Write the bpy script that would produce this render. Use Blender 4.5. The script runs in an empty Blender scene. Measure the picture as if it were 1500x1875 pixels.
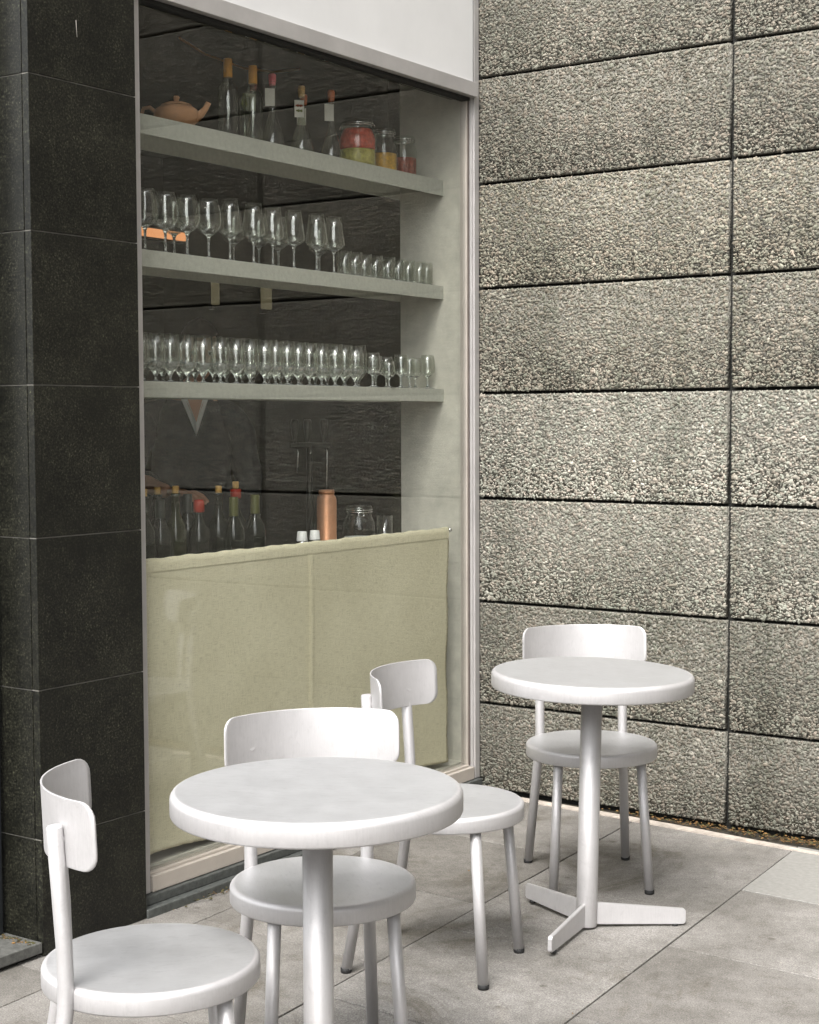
import bpy, bmesh, math, random
import numpy as np
from mathutils import Vector, Matrix

random.seed(7)
R = math.radians
scene = bpy.context.scene
C = scene.collection

# ------------------------------------------------------------------ camera
cam_d = bpy.data.cameras.new("camera")
cam = bpy.data.objects.new("camera", cam_d)
C.objects.link(cam)
right = Vector((0.82229092, 0.56905345, -0.00397744))
up = Vector((-0.02972548, 0.04993154, 0.99831019))
fwd = Vector((-0.56829045, 0.82078317, -0.05797364))
m = Matrix((right, up, -fwd)).transposed().to_4x4()
m.translation = Vector((3.2707, -5.205, 1.46))
cam.matrix_world = m
cam_d.sensor_fit = 'HORIZONTAL'
cam_d.sensor_width = 36.0
cam_d.lens = 69.17
cam_d.clip_start = 0.05
cam_d.clip_end = 500
scene.camera = cam

# ------------------------------------------------------------------ world, sun, exposure
world = bpy.data.worlds.new("World")
scene.world = world
world.use_nodes = True
wn = world.node_tree.nodes
wl = world.node_tree.links
wn.clear()
w_out = wn.new('ShaderNodeOutputWorld')
w_bg = wn.new('ShaderNodeBackground')
w_sky = wn.new('ShaderNodeTexSky')
w_sky.sky_type = 'NISHITA'
w_sky.sun_disc = False
w_sky.sun_elevation = R(52)
w_sky.sun_rotation = R(166)
w_sky.air_density = 1.0
w_sky.dust_density = 3.0
w_hs = wn.new('ShaderNodeHueSaturation')      # an overcast sky has next to no colour
w_hs.inputs['Saturation'].default_value = 0.10
w_bg.inputs['Strength'].default_value = 0.15
wl.new(w_sky.outputs[0], w_hs.inputs['Color'])
wl.new(w_hs.outputs[0], w_bg.inputs['Color'])
wl.new(w_bg.outputs[0], w_out.inputs[0])

sun_d = bpy.data.lights.new("sun", 'SUN')
sun_d.energy = 0.9
sun_d.angle = R(30)
sun_d.color = (1.0, 0.955, 0.90)
sun = bpy.data.objects.new("sun", sun_d)
C.objects.link(sun)
sun.rotation_euler = Vector((-0.15, 0.60, -0.785)).to_track_quat('-Z', 'Y').to_euler()
sun.location = (3, -6, 8)

scene.view_settings.view_transform = 'Standard'
scene.view_settings.look = 'None'
scene.view_settings.exposure = 2.05
scene.view_settings.gamma = 1.0
scene.view_settings.use_curve_mapping = False
try:
    scene.cycles.transparent_max_bounces = 48
    scene.cycles.max_bounces = 24
    scene.cycles.transmission_bounces = 24
    scene.cycles.glossy_bounces = 6
    scene.cycles.caustics_reflective = False
    scene.cycles.caustics_refractive = False
except Exception:
    pass

# ------------------------------------------------------------------ node helpers
def new_mat(name):
    mt = bpy.data.materials.new(name)
    mt.use_nodes = True
    nt = mt.node_tree
    nt.nodes.clear()
    out = nt.nodes.new('ShaderNodeOutputMaterial')
    return mt, nt, out

def N(nt, kind, **kw):
    n = nt.nodes.new(kind)
    for k, v in kw.items():
        if k in n.inputs.keys():
            n.inputs[k].default_value = v
        else:
            setattr(n, k, v)
    return n

def ramp(nt, stops, interp='LINEAR'):
    n = nt.nodes.new('ShaderNodeValToRGB')
    cr = n.color_ramp
    cr.interpolation = interp
    while len(cr.elements) < len(stops):
        cr.elements.new(0.5)
    for e, (p, c) in zip(cr.elements, stops):
        e.position = p
        e.color = (*c, 1) if len(c) == 3 else c
    return n

def g(v):
    return (v, v, v)

def coords(nt, scale=(1, 1, 1), obj=True):
    tc = nt.nodes.new('ShaderNodeTexCoord')
    mp = nt.nodes.new('ShaderNodeMapping')
    mp.inputs['Scale'].default_value = scale
    nt.links.new(tc.outputs['Object' if obj else 'Generated'], mp.inputs[0])
    return mp

def mix_rgb(nt, a, b, fac, mode='MIX'):
    n = nt.nodes.new('ShaderNodeMixRGB')
    n.blend_type = mode
    for s, v in (('Fac', fac), ('Color1', a), ('Color2', b)):
        if hasattr(v, 'is_linked') or hasattr(v, 'links'):
            nt.links.new(v, n.inputs[s])
        elif isinstance(v, (int, float)):
            n.inputs[s].default_value = v
        else:
            n.inputs[s].default_value = (*v, 1)
    return n.outputs[0]

def simple(name, col, rough=0.5, metal=0.0, noise=0.0, nscale=20.0, bump=0.0, bscale=200.0, spec=0.5):
    mt, nt, out = new_mat(name)
    b = N(nt, 'ShaderNodeBsdfPrincipled')
    b.inputs['Roughness'].default_value = rough
    b.inputs['Metallic'].default_value = metal
    b.inputs['Specular IOR Level'].default_value = spec
    if noise > 0:
        mp = coords(nt)
        nz = N(nt, 'ShaderNodeTexNoise', Scale=nscale, Detail=6.0, Roughness=0.6)
        nt.links.new(mp.outputs[0], nz.inputs['Vector'])
        lo = tuple(c * (1 - noise) for c in col)
        hi = tuple(min(1, c * (1 + noise)) for c in col)
        rp = ramp(nt, [(0.3, lo), (0.7, hi)])
        nt.links.new(nz.outputs['Fac'], rp.inputs[0])
        nt.links.new(rp.outputs[0], b.inputs['Base Color'])
    else:
        b.inputs['Base Color'].default_value = (*col, 1)
    if bump > 0:
        mp2 = coords(nt)
        nz2 = N(nt, 'ShaderNodeTexNoise', Scale=bscale, Detail=4.0)
        nt.links.new(mp2.outputs[0], nz2.inputs['Vector'])
        bp = N(nt, 'ShaderNodeBump', Strength=bump, Distance=0.002)
        nt.links.new(nz2.outputs['Fac'], bp.inputs['Height'])
        nt.links.new(bp.outputs[0], b.inputs['Normal'])
    nt.links.new(b.outputs[0], out.inputs[0])
    return mt

# ------------------------------------------------------------------ materials
def aluminium(name, col, rough, smudge, metallic):
    mt, nt, out = new_mat(name)
    b = N(nt, 'ShaderNodeBsdfPrincipled', Metallic=metallic)
    mp = coords(nt)
    n1 = N(nt, 'ShaderNodeTexNoise', Scale=11.0, Detail=9.0, Roughness=0.72)
    n2 = N(nt, 'ShaderNodeTexNoise', Scale=90.0, Detail=3.0)
    mp3 = coords(nt, (25, 600, 25))
    n3 = N(nt, 'ShaderNodeTexNoise', Scale=1.0, Detail=4.0, Roughness=0.7)
    nt.links.new(mp.outputs[0], n1.inputs['Vector'])
    nt.links.new(mp.outputs[0], n2.inputs['Vector'])
    nt.links.new(mp3.outputs[0], n3.inputs['Vector'])
    r1 = ramp(nt, [(0.3, tuple(c * (1 - smudge) for c in col)), (0.62, col)])
    nt.links.new(n1.outputs['Fac'], r1.inputs[0])
    r2 = ramp(nt, [(0.35, g(0.93)), (0.65, g(1.0))])
    nt.links.new(n3.outputs['Fac'], r2.inputs[0])
    c = mix_rgb(nt, r1.outputs[0], r2.outputs[0], 1.0, 'MULTIPLY')
    nt.links.new(c, b.inputs['Base Color'])
    rr = N(nt, 'ShaderNodeMapRange')
    rr.inputs[3].default_value = rough - 0.06
    rr.inputs[4].default_value = rough + 0.10
    nt.links.new(n1.outputs['Fac'], rr.inputs[0])
    nt.links.new(rr.outputs[0], b.inputs['Roughness'])
    mp4 = coords(nt, (30, 95, 40))
    mp4.inputs['Rotation'].default_value = (0, 0, 0.6)
    n4 = N(nt, 'ShaderNodeTexNoise', Scale=1.0, Detail=5.0, Roughness=0.75, Distortion=0.6)
    nt.links.new(mp4.outputs[0], n4.inputs['Vector'])
    r4 = ramp(nt, [(0.33, g(1.0 - smudge * .9)), (0.46, g(1.0)), (0.60, g(1.0)), (0.70, g(1.0 + smudge * .6))])
    nt.links.new(n4.outputs['Fac'], r4.inputs[0])
    c = mix_rgb(nt, c, r4.outputs[0], 1.0, 'MULTIPLY')
    nt.links.new(c, b.inputs['Base Color'])
    bp = N(nt, 'ShaderNodeBump', Strength=0.06, Distance=0.001)
    nt.links.new(n2.outputs['Fac'], bp.inputs['Height'])
    nt.links.new(bp.outputs[0], b.inputs['Normal'])
    nt.links.new(b.outputs[0], out.inputs[0])
    return mt

M = {}
M['alu'] = aluminium('satin_aluminium', (0.545, 0.533, 0.534), 0.52, 0.08, 0.55)
M['alu_top'] = aluminium('worn_aluminium', (0.545, 0.545, 0.550), 0.45, 0.11, 0.66)
M['alu_frame'] = simple('frame_aluminium', (0.46, 0.442, 0.430), 0.45, 0.35, 0.10, 6, 0.05, 300)
M['sill_metal'] = simple('sill_aluminium', (0.50, 0.452, 0.40), 0.5, 0.3, 0.12, 5, 0.05, 300)
M['rubber'] = simple('black_rubber', (0.008, 0.008, 0.008), 0.7)
M['bead'] = simple('brown_gasket', (0.10, 0.08, 0.07), 0.6, 0.0, 0.2, 30)
M['fascia'] = simple('cream_panel', (0.68, 0.675, 0.668), 0.55, 0, 0.05, 2.5, 0.1, 60)
M['shelf'] = simple('grey_steel_shelf', (0.425, 0.428, 0.378), 0.6, 0.0, 0.10, 60, 0.1, 400)
M['plaster'] = simple('interior_plaster', (0.57, 0.55, 0.475), 0.8, 0, 0.14, 14, 0.2, 120)
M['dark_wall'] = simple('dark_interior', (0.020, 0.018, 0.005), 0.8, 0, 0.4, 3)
M['counter'] = simple('dark_counter', (0.02, 0.019, 0.016), 0.5, 0, 0.2, 8)
M['cork'] = simple('cork', (0.50, 0.30, 0.09), 0.8, 0, 0.35, 180, 0.3, 300)
M['wax'] = simple('yellow_wax', (0.62, 0.28, 0.02), 0.5, 0, 0.12, 40)
M['red_cap'] = simple('red_cap', (0.38, 0.03, 0.014), 0.45)
M['pink_cap'] = simple('pink_cap', (0.66, 0.10, 0.13), 0.5)
M['orange_cap'] = simple('orange_cap', (0.66, 0.17, 0.05), 0.5)
M['foil'] = simple('olive_foil', (0.075, 0.078, 0.016), 0.4, 0.2)
M['black_foil'] = simple('dark_foil', (0.02, 0.025, 0.02), 0.4)
M['paper'] = simple('paper_tag', (0.62, 0.61, 0.55), 0.8, 0, 0.06, 60)
M['print_red'] = simple('red_print', (0.30, 0.07, 0.03), 0.8)
M['print_green'] = simple('green_print', (0.12, 0.14, 0.03), 0.8)
M['clay'] = simple('teapot_clay', (0.42, 0.215, 0.105), 0.7, 0, 0.15, 30, 0.2, 200)
M['copper'] = simple('copper', (0.62, 0.30, 0.16), 0.45, 0.5, 0.15, 18, 0.1, 60)
M['white_plastic'] = simple('white_plastic', (0.78, 0.78, 0.76), 0.4)
M['steel'] = simple('bright_steel', (0.75, 0.75, 0.74), 0.22, 1.0)
M['dark_metal'] = simple('dark_metal', (0.03, 0.03, 0.025), 0.35, 0.6)
M['jar_red'] = simple('red_pickle', (0.52, 0.06, 0.03), 0.55, 0, 0.45, 70, 0.8, 90)
M['jar_yellow'] = simple('yellow_pickle', (0.60, 0.32, 0.03), 0.5, 0, 0.4, 70, 0.8, 90)
M['jar_lime'] = simple('lime_pickle', (0.42, 0.36, 0.08), 0.5, 0, 0.35, 70, 0.8, 90)
M['jar_dark'] = simple('dark_red_pickle', (0.27, 0.05, 0.03), 0.55, 0, 0.45, 70, 0.8, 90)
M['leafgreen'] = simple('green_garnish', (0.16, 0.19, 0.02), 0.6, 0, 0.3, 60)
M['skin'] = simple('skin', (0.55, 0.29, 0.18), 0.5, 0, 0.08, 25, 0.05, 300)
M['hair'] = simple('dark_hair', (0.02, 0.014, 0.01), 0.5, 0, 0.3, 60, 0.6, 120)
M['navy'] = simple('navy_cloth', (0.004, 0.006, 0.010), 0.85, 0, 0.3, 40, 0.3, 400)
M['white_cloth'] = simple('white_cloth', (0.80, 0.80, 0.78), 0.85, 0, 0.06, 40)
M['eye_white'] = simple('eye_white', (0.7, 0.68, 0.66), 0.25)
M['eye_dark'] = simple('eye_iris', (0.03, 0.018, 0.01), 0.2)
M['lip'] = simple('lips', (0.38, 0.13, 0.10), 0.5)
M['cable'] = simple('orange_cable', (0.75, 0.26, 0.03), 0.5)
M['door_frame'] = simple('dark_door_frame', (0.02, 0.022, 0.024), 0.4, 0.2, 0.2, 30)
M['granite_kerb'] = simple('grey_granite', (0.062, 0.066, 0.062), 0.6, 0, 0.35, 60, 0.5, 220)
M['step_stone'] = simple('worn_step_stone', (0.085, 0.085, 0.078), 0.65, 0, 0.35, 60, 0.5, 220)
M['grout'] = simple('grout', (0.20, 0.19, 0.17), 0.9, 0, 0.45, 9, 0.3, 300)
M['joint'] = simple('joint_shadow_gap', (0.012, 0.012, 0.010), 0.9)
M['strip'] = simple('pale_edging', (0.42, 0.37, 0.32), 0.8, 0, 0.25, 25, 0.4, 150)
M['block'] = simple('grey_render', (0.13, 0.125, 0.115), 0.85, 0, 0.15, 2)
M['block_window'] = simple('block_window_dark', (0.03, 0.034, 0.036), 0.15, 0, 0)
M['litter'] = simple('dry_leaves', (0.16, 0.085, 0.025), 0.8, 0, 0.5, 50)
M['moss'] = simple('moss', (0.055, 0.05, 0.015), 0.9, 0, 0.5, 80)
M['gap_soil'] = simple('gap_soil', (0.034, 0.028, 0.019), 0.95, 0, 0.5, 60, 0.8, 90)

# lamps
def emit(name, col, s):
    mt, nt, out = new_mat(name)
    e = N(nt, 'ShaderNodeEmission', Strength=s)
    e.inputs[0].default_value = (*col, 1)
    nt.links.new(e.outputs[0], out.inputs[0])
    return mt
M['lamp'] = emit('lamp_diffuser', (1.0, 0.43, 0.18), 0.20)
M['lamp_dim'] = emit('lamp_shade_glow', (0.9, 0.78, 0.46), 0.024)

# thin glass: clear pane whose reflection grows towards grazing angles
def thin_glass(name, tint, rough=0.0, f0=0.045, gain=1.0, dust=0.0):
    mt, nt, out = new_mat(name)
    lw = N(nt, 'ShaderNodeLayerWeight', Blend=0.5)
    p = N(nt, 'ShaderNodeMath', operation='POWER')
    p.inputs[1].default_value = 5.0
    nt.links.new(lw.outputs['Facing'], p.inputs[0])
    ma = N(nt, 'ShaderNodeMath', operation='MULTIPLY_ADD')
    ma.inputs[1].default_value = (1 - f0) * gain
    ma.inputs[2].default_value = f0
    nt.links.new(p.outputs[0], ma.inputs[0])
    tr = N(nt, 'ShaderNodeBsdfTransparent')
    tr.inputs[0].default_value = (*tint, 1)
    gl = N(nt, 'ShaderNodeBsdfGlossy', Roughness=rough)
    gl.inputs[0].default_value = (1, 1, 1, 1)
    mx = N(nt, 'ShaderNodeMixShader')
    nt.links.new(ma.outputs[0], mx.inputs[0])
    nt.links.new(tr.outputs[0], mx.inputs[1])
    nt.links.new(gl.outputs[0], mx.inputs[2])
    last = mx.outputs[0]
    if dust > 0:
        df = N(nt, 'ShaderNodeBsdfDiffuse')
        df.inputs[0].default_value = (0.55, 0.55, 0.50, 1)
        mp = coords(nt)
        nz = N(nt, 'ShaderNodeTexNoise', Scale=3.0, Detail=8.0, Roughness=0.7)
        nt.links.new(mp.outputs[0], nz.inputs['Vector'])
        mr = N(nt, 'ShaderNodeMapRange')
        mr.inputs[1].default_value = 0.3
        mr.inputs[2].default_value = 0.8
        mr.inputs[3].default_value = dust * 0.4
        mr.inputs[4].default_value = dust * 1.6
        nt.links.new(nz.outputs['Fac'], mr.inputs[0])
        m2 = N(nt, 'ShaderNodeMixShader')
        nt.links.new(mr.outputs[0], m2.inputs[0])
        nt.links.new(last, m2.inputs[1])
        nt.links.new(df.outputs[0], m2.inputs[2])
        last = m2.outputs[0]
    nt.links.new(last, out.inputs[0])
    return mt
M['pane'] = thin_glass('window_glass', (0.972, 0.978, 0.966), 0.0, 0.045, 0.98, 0.001)
M['bowl'] = thin_glass('thin_drinking_glass', (0.93, 0.94, 0.92), 0.02, 0.085, 1.0)
M['jar_glass'] = thin_glass('jar_glass', (0.93, 0.95, 0.92), 0.02, 0.05, 0.7)

def solid_glass(name, col):
    mt, nt, out = new_mat(name)
    b = N(nt, 'ShaderNodeBsdfGlass', IOR=1.47, Roughness=0.02)
    b.inputs[0].default_value = (*col, 1)
    d = N(nt, 'ShaderNodeBsdfDiffuse')
    d.inputs[0].default_value = (0.86, 0.88, 0.88, 1)
    mx = N(nt, 'ShaderNodeMixShader')
    mx.inputs[0].default_value = 0.15  # white diffuse share paints in the brightness of sky refracted by thick glass
    nt.links.new(b.outputs[0], mx.inputs[1])
    nt.links.new(d.outputs[0], mx.inputs[2])
    nt.links.new(mx.outputs[0], out.inputs[0])
    return mt
M['stem'] = solid_glass('solid_glass', (0.97, 0.98, 0.96))
M['bottle_clear'] = thin_glass('clear_bottle_glass', (0.86, 0.89, 0.82), 0.02, 0.08, 0.85)
M['bottle_dark'] = simple('dark_bottle_glass', (0.006, 0.008, 0.005), 0.04, 0, 0, spec=0.5)
M['bottle_green'] = simple('olive_bottle_glass', (0.016, 0.019, 0.004), 0.04, 0, 0, spec=0.5)

# exposed aggregate
def aggregate():
    mt, nt, out = new_mat('exposed_aggregate')
    b = N(nt, 'ShaderNodeBsdfPrincipled', Roughness=0.78)
    ge = N(nt, 'ShaderNodeNewGeometry')
    rp = ramp(nt, [(0.0, (0.135, 0.129, 0.114)), (0.18, (0.185, 0.177, 0.157)), (0.6, (0.236, 0.226, 0.202)),
                   (0.93, (0.275, 0.263, 0.238)), (1.0, (0.39, 0.372, 0.342))])
    nt.links.new(ge.outputs['Random Per Island'], rp.inputs[0])
    mp = coords(nt)
    nz = N(nt, 'ShaderNodeTexNoise', Scale=2.2, Detail=5.0, Roughness=0.6)
    nt.links.new(mp.outputs[0], nz.inputs['Vector'])
    r2 = ramp(nt, [(0.28, (0.66, 0.675, 0.63)), (0.72, (1.16, 1.13, 1.09))])
    nt.links.new(nz.outputs['Fac'], r2.inputs[0])
    c = mix_rgb(nt, rp.outputs[0], r2.outputs[0], 1.0, 'MULTIPLY')
    n3 = N(nt, 'ShaderNodeTexNoise', Scale=260.0, Detail=3.0)
    nt.links.new(mp.outputs[0], n3.inputs['Vector'])
    r3 = ramp(nt, [(0.3, g(0.82)), (0.7, g(1.12))])
    nt.links.new(n3.outputs['Fac'], r3.inputs[0])
    c = mix_rgb(nt, c, r3.outputs[0], 1.0, 'MULTIPLY')
    fr = N(nt, 'ShaderNodeMath', operation='MULTIPLY')
    fr.inputs[1].default_value = 91.7
    nt.links.new(ge.outputs['Random Per Island'], fr.inputs[0])
    fr2 = N(nt, 'ShaderNodeMath', operation='FRACT')
    nt.links.new(fr.outputs[0], fr2.inputs[0])
    r6 = ramp(nt, [(0.0, (1.07, 0.985, 0.95)), (0.35, (1.02, 1.0, 0.97)), (0.65, (0.97, 1.01, 0.99)), (1.0, (0.93, 1.015, 0.97))])
    nt.links.new(fr2.outputs[0], r6.inputs[0])
    c = mix_rgb(nt, c, r6.outputs[0], 1.0, 'MULTIPLY')
    mps = coords(nt, (9, 1, 0.7))
    n5 = N(nt, 'ShaderNodeTexNoise', Scale=1.0, Detail=5.0, Roughness=0.6)      # rain streaks running down the wall
    nt.links.new(mps.outputs[0], n5.inputs['Vector'])
    r5 = ramp(nt, [(0.34, (0.74, 0.75, 0.72)), (0.52, g(1.0))])
    nt.links.new(n5.outputs['Fac'], r5.inputs[0])
    c = mix_rgb(nt, c, r5.outputs[0], 1.0, 'MULTIPLY')
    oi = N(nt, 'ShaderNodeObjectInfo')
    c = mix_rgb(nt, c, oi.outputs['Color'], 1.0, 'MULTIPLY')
    nt.links.new(c, b.inputs['Base Color'])
    nt.links.new(b.outputs[0], out.inputs[0])
    return mt
M['chips'] = aggregate()

def mortar():
    mt, nt, out = new_mat('aggregate_mortar')
    b = N(nt, 'ShaderNodeBsdfPrincipled', Roughness=0.9)
    mp = coords(nt)
    vo = N(nt, 'ShaderNodeTexVoronoi', Scale=95.0)
    vo.feature = 'F1'
    nt.links.new(mp.outputs[0], vo.inputs['Vector'])
    sp = N(nt, 'ShaderNodeSeparateColor')
    nt.links.new(vo.outputs['Color'], sp.inputs[0])
    rp = ramp(nt, [(0.0, (0.10, 0.096, 0.080)), (0.6, (0.155, 0.147, 0.124)), (1.0, (0.25, 0.235, 0.20))])
    nt.links.new(sp.outputs[0], rp.inputs[0])
    nt.links.new(rp.outputs[0], b.inputs['Base Color'])
    bp = N(nt, 'ShaderNodeBump', Strength=0.9, Distance=0.006)
    bp.invert = True
    nt.links.new(vo.outputs['Distance'], bp.inputs['Height'])
    nt.links.new(bp.outputs[0], b.inputs['Normal'])
    nt.links.new(b.outputs[0], out.inputs[0])
    return mt
M['mortar'] = mortar()

def black_granite():
    mt, nt, out = new_mat('black_granite')
    b = N(nt, 'ShaderNodeBsdfPrincipled')
    mp = coords(nt)
    n1 = N(nt, 'ShaderNodeTexNoise', Scale=6.0, Detail=6.0, Roughness=0.7)
    n2 = N(nt, 'ShaderNodeTexNoise', Scale=170.0, Detail=4.0, Roughness=0.7)
    n3 = N(nt, 'ShaderNodeTexNoise', Scale=34.0, Detail=5.0, Roughness=0.7)
    for n in (n1, n2, n3):
        nt.links.new(mp.outputs[0], n.inputs['Vector'])
    ra = ramp(nt, [(0.35, (0.0040, 0.0041, 0.0027)), (0.70, (0.0135, 0.0134, 0.0092))])
    nt.links.new(n1.outputs['Fac'], ra.inputs[0])
    rb = ramp(nt, [(0.42, g(0.30)), (0.60, g(2.0)), (0.70, g(8.0))])
    nt.links.new(n2.outputs['Fac'], rb.inputs[0])
    rc = ramp(nt, [(0.35, g(0.7)), (0.72, g(1.5))])
    nt.links.new(n3.outputs['Fac'], rc.inputs[0])
    c = mix_rgb(nt, ra.outputs[0], rb.outputs[0], 1.0, 'MULTIPLY')
    c = mix_rgb(nt, c, rc.outputs[0], 1.0, 'MULTIPLY')
    nt.links.new(c, b.inputs['Base Color'])
    b.inputs['Roughness'].default_value = 0.44
    b.inputs['Specular IOR Level'].default_value = 0.34
    bp = N(nt, 'ShaderNodeBump', Strength=0.12, Distance=0.001)
    nt.links.new(n2.outputs['Fac'], bp.inputs['Height'])
    nt.links.new(bp.outputs[0], b.inputs['Normal'])
    nt.links.new(b.outputs[0], out.inputs[0])
    return mt
M['granite'] = black_granite()

def paving_mat():
    mt, nt, out = new_mat('grey_paving_stone')
    b = N(nt, 'ShaderNodeBsdfPrincipled', Roughness=0.75)
    mp = coords(nt)
    n1 = N(nt, 'ShaderNodeTexNoise', Scale=3.0, Detail=8.0, Roughness=0.65)
    n2 = N(nt, 'ShaderNodeTexNoise', Scale=240.0, Detail=4.0, Roughness=0.75)
    n4 = N(nt, 'ShaderNodeTexNoise', Scale=60.0, Detail=4.0, Roughness=0.7)
    n3 = N(nt, 'ShaderNodeTexNoise', Scale=1.3, Detail=9.0, Roughness=0.72, Distortion=1.2)
    for n in (n1, n2, n3, n4):
        nt.links.new(mp.outputs[0], n.inputs['Vector'])
    ge = N(nt, 'ShaderNodeNewGeometry')
    rs = ramp(nt, [(0.0, (0.124, 0.117, 0.107)), (0.5, (0.163, 0.155, 0.145)), (1.0, (0.198, 0.190, 0.180))])
    nt.links.new(ge.outputs['Random Per Island'], rs.inputs[0])
    r1 = ramp(nt, [(0.30, (0.66, 0.645, 0.61)), (0.70, (1.28, 1.27, 1.26))])
    nt.links.new(n1.outputs['Fac'], r1.inputs[0])
    r2 = ramp(nt, [(0.32, g(0.50)), (0.68, g(1.6))])
    nt.links.new(n2.outputs['Fac'], r2.inputs[0])
    r4 = ramp(nt, [(0.34, g(0.88)), (0.70, g(1.12))])
    nt.links.new(n4.outputs['Fac'], r4.inputs[0])
    r3 = ramp(nt, [(0.37, (0.55, 0.52, 0.46)), (0.47, g(0.95)), (0.62, g(1.0)), (0.72, (1.20, 1.17, 1.12))])
    nt.links.new(n3.outputs['Fac'], r3.inputs[0])
    n6 = N(nt, 'ShaderNodeTexNoise', Scale=17.0, Detail=7.0, Roughness=0.75)
    nt.links.new(mp.outputs[0], n6.inputs['Vector'])
    r6 = ramp(nt, [(0.32, (0.76, 0.745, 0.72)), (0.50, g(1.0)), (0.70, (1.14, 1.135, 1.13))])
    nt.links.new(n6.outputs['Fac'], r6.inputs[0])
    vo = N(nt, 'ShaderNodeTexVoronoi', Scale=5.5)                       # gum spots and pale flecks
    nt.links.new(mp.outputs[0], vo.inputs['Vector'])
    r7 = ramp(nt, [(0.0, (0.60, 0.58, 0.55)), (0.045, (0.66, 0.64, 0.61)), (0.075, g(1.0))])
    nt.links.new(vo.outputs['Distance'], r7.inputs[0])
    vo2 = N(nt, 'ShaderNodeTexVoronoi', Scale=21.0)
    nt.links.new(mp.outputs[0], vo2.inputs['Vector'])
    r8 = ramp(nt, [(0.0, (1.5, 1.46, 1.38)), (0.05, (1.3, 1.28, 1.22)), (0.085, g(1.0))])
    nt.links.new(vo2.outputs['Distance'], r8.inputs[0])
    c = rs.outputs[0]
    for o in (r1, r2, r3, r4, r6, r7, r8):
        c = mix_rgb(nt, c, o.outputs[0], 1.0, 'MULTIPLY')
    nt.links.new(c, b.inputs['Base Color'])
    bp = N(nt, 'ShaderNodeBump', Strength=0.35, Distance=0.0015)
    nt.links.new(n2.outputs['Fac'], bp.inputs['Height'])
    nt.links.new(bp.outputs[0], b.inputs['Normal'])
    nt.links.new(b.outputs[0], out.inputs[0])
    return mt
M['paving'] = paving_mat()
M['paving_light'] = simple('pale_replacement_slab', (0.232, 0.226, 0.210), 0.75, 0, 0.14, 60, 0.4, 240)
M['ground'] = simple('street_ground', (0.10, 0.095, 0.085), 0.85, 0, 0.3, 3, 0.3, 120)

def linen(name, k):
    mt, nt, out = new_mat(name)
    mp = coords(nt)
    wa = N(nt, 'ShaderNodeTexNoise', Scale=1.0, Detail=3.0)
    mpa = coords(nt, (1, 30, 700))
    nt.links.new(mpa.outputs[0], wa.inputs['Vector'])
    wb = N(nt, 'ShaderNodeTexNoise', Scale=1.0, Detail=3.0)
    mpb = coords(nt, (1, 700, 30))
    nt.links.new(mpb.outputs[0], wb.inputs['Vector'])
    ad = N(nt, 'ShaderNodeMath', operation='ADD')
    nt.links.new(wa.outputs['Fac'], ad.inputs[0])
    nt.links.new(wb.outputs['Fac'], ad.inputs[1])
    rp = ramp(nt, [(0.75, (0.53 * k, 0.492 * k, 0.355 * k)), (1.2, (0.72 * k, 0.68 * k, 0.515 * k))])
    hf = N(nt, 'ShaderNodeMath', operation='MULTIPLY')
    hf.inputs[1].default_value = 1.0
    nt.links.new(ad.outputs[0], hf.inputs[0])
    nt.links.new(hf.outputs[0], rp.inputs[0])
    nz = N(nt, 'ShaderNodeTexNoise', Scale=2.5, Detail=5.0)
    nt.links.new(mp.outputs[0], nz.inputs['Vector'])
    r2 = ramp(nt, [(0.3, (0.90, 0.89, 0.86)), (0.7, (1.06, 1.06, 1.06))])
    nt.links.new(nz.outputs['Fac'], r2.inputs[0])
    c = mix_rgb(nt, rp.outputs[0], r2.outputs[0], 1.0, 'MULTIPLY')
    d = N(nt, 'ShaderNodeBsdfDiffuse')
    t = N(nt, 'ShaderNodeBsdfTranslucent')
    nt.links.new(c, d.inputs[0])
    nt.links.new(c, t.inputs[0])
    bp = N(nt, 'ShaderNodeBump', Strength=0.25, Distance=0.001)
    nt.links.new(ad.outputs[0], bp.inputs['Height'])
    nt.links.new(bp.outputs[0], d.inputs['Normal'])
    mx = N(nt, 'ShaderNodeMixShader')
    mx.inputs[0].default_value = 0.15
    nt.links.new(d.outputs[0], mx.inputs[1])
    nt.links.new(t.outputs[0], mx.inputs[2])
    nt.links.new(mx.outputs[0], out.inputs[0])
    return mt
M['linen'] = linen('natural_linen', 1.08)
M['linen_pale'] = linen('natural_linen_pale', 1.16)       # paler linen: doubled cloth of the rod pocket, and the vertical stripe

# ------------------------------------------------------------------ mesh + object helpers
def add_box(bm, x0, x1, y0, y1, z0, z1, bevel=0.0, mi=0):
    t = bmesh.new()
    bmesh.ops.create_cube(t, size=1.0)
    for v in t.verts:
        v.co = Vector((x0 + (v.co.x + .5) * (x1 - x0), y0 + (v.co.y + .5) * (y1 - y0), z0 + (v.co.z + .5) * (z1 - z0)))
    if bevel > 0:
        bmesh.ops.bevel(t, geom=t.edges[:], offset=bevel, segments=2, affect='EDGES', profile=0.6)
    join(bm, t, mi)

def join(bm, t, mi=0, mat=None):
    off = {}
    for v in t.verts:
        co = v.co if mat is None else mat @ v.co
        off[v] = bm.verts.new(co)
    for f in t.faces:
        try:
            nf = bm.faces.new([off[v] for v in f.verts])
            nf.material_index = mi if mi else f.material_index
            nf.smooth = f.smooth
        except ValueError:
            pass
    t.free()

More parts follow.
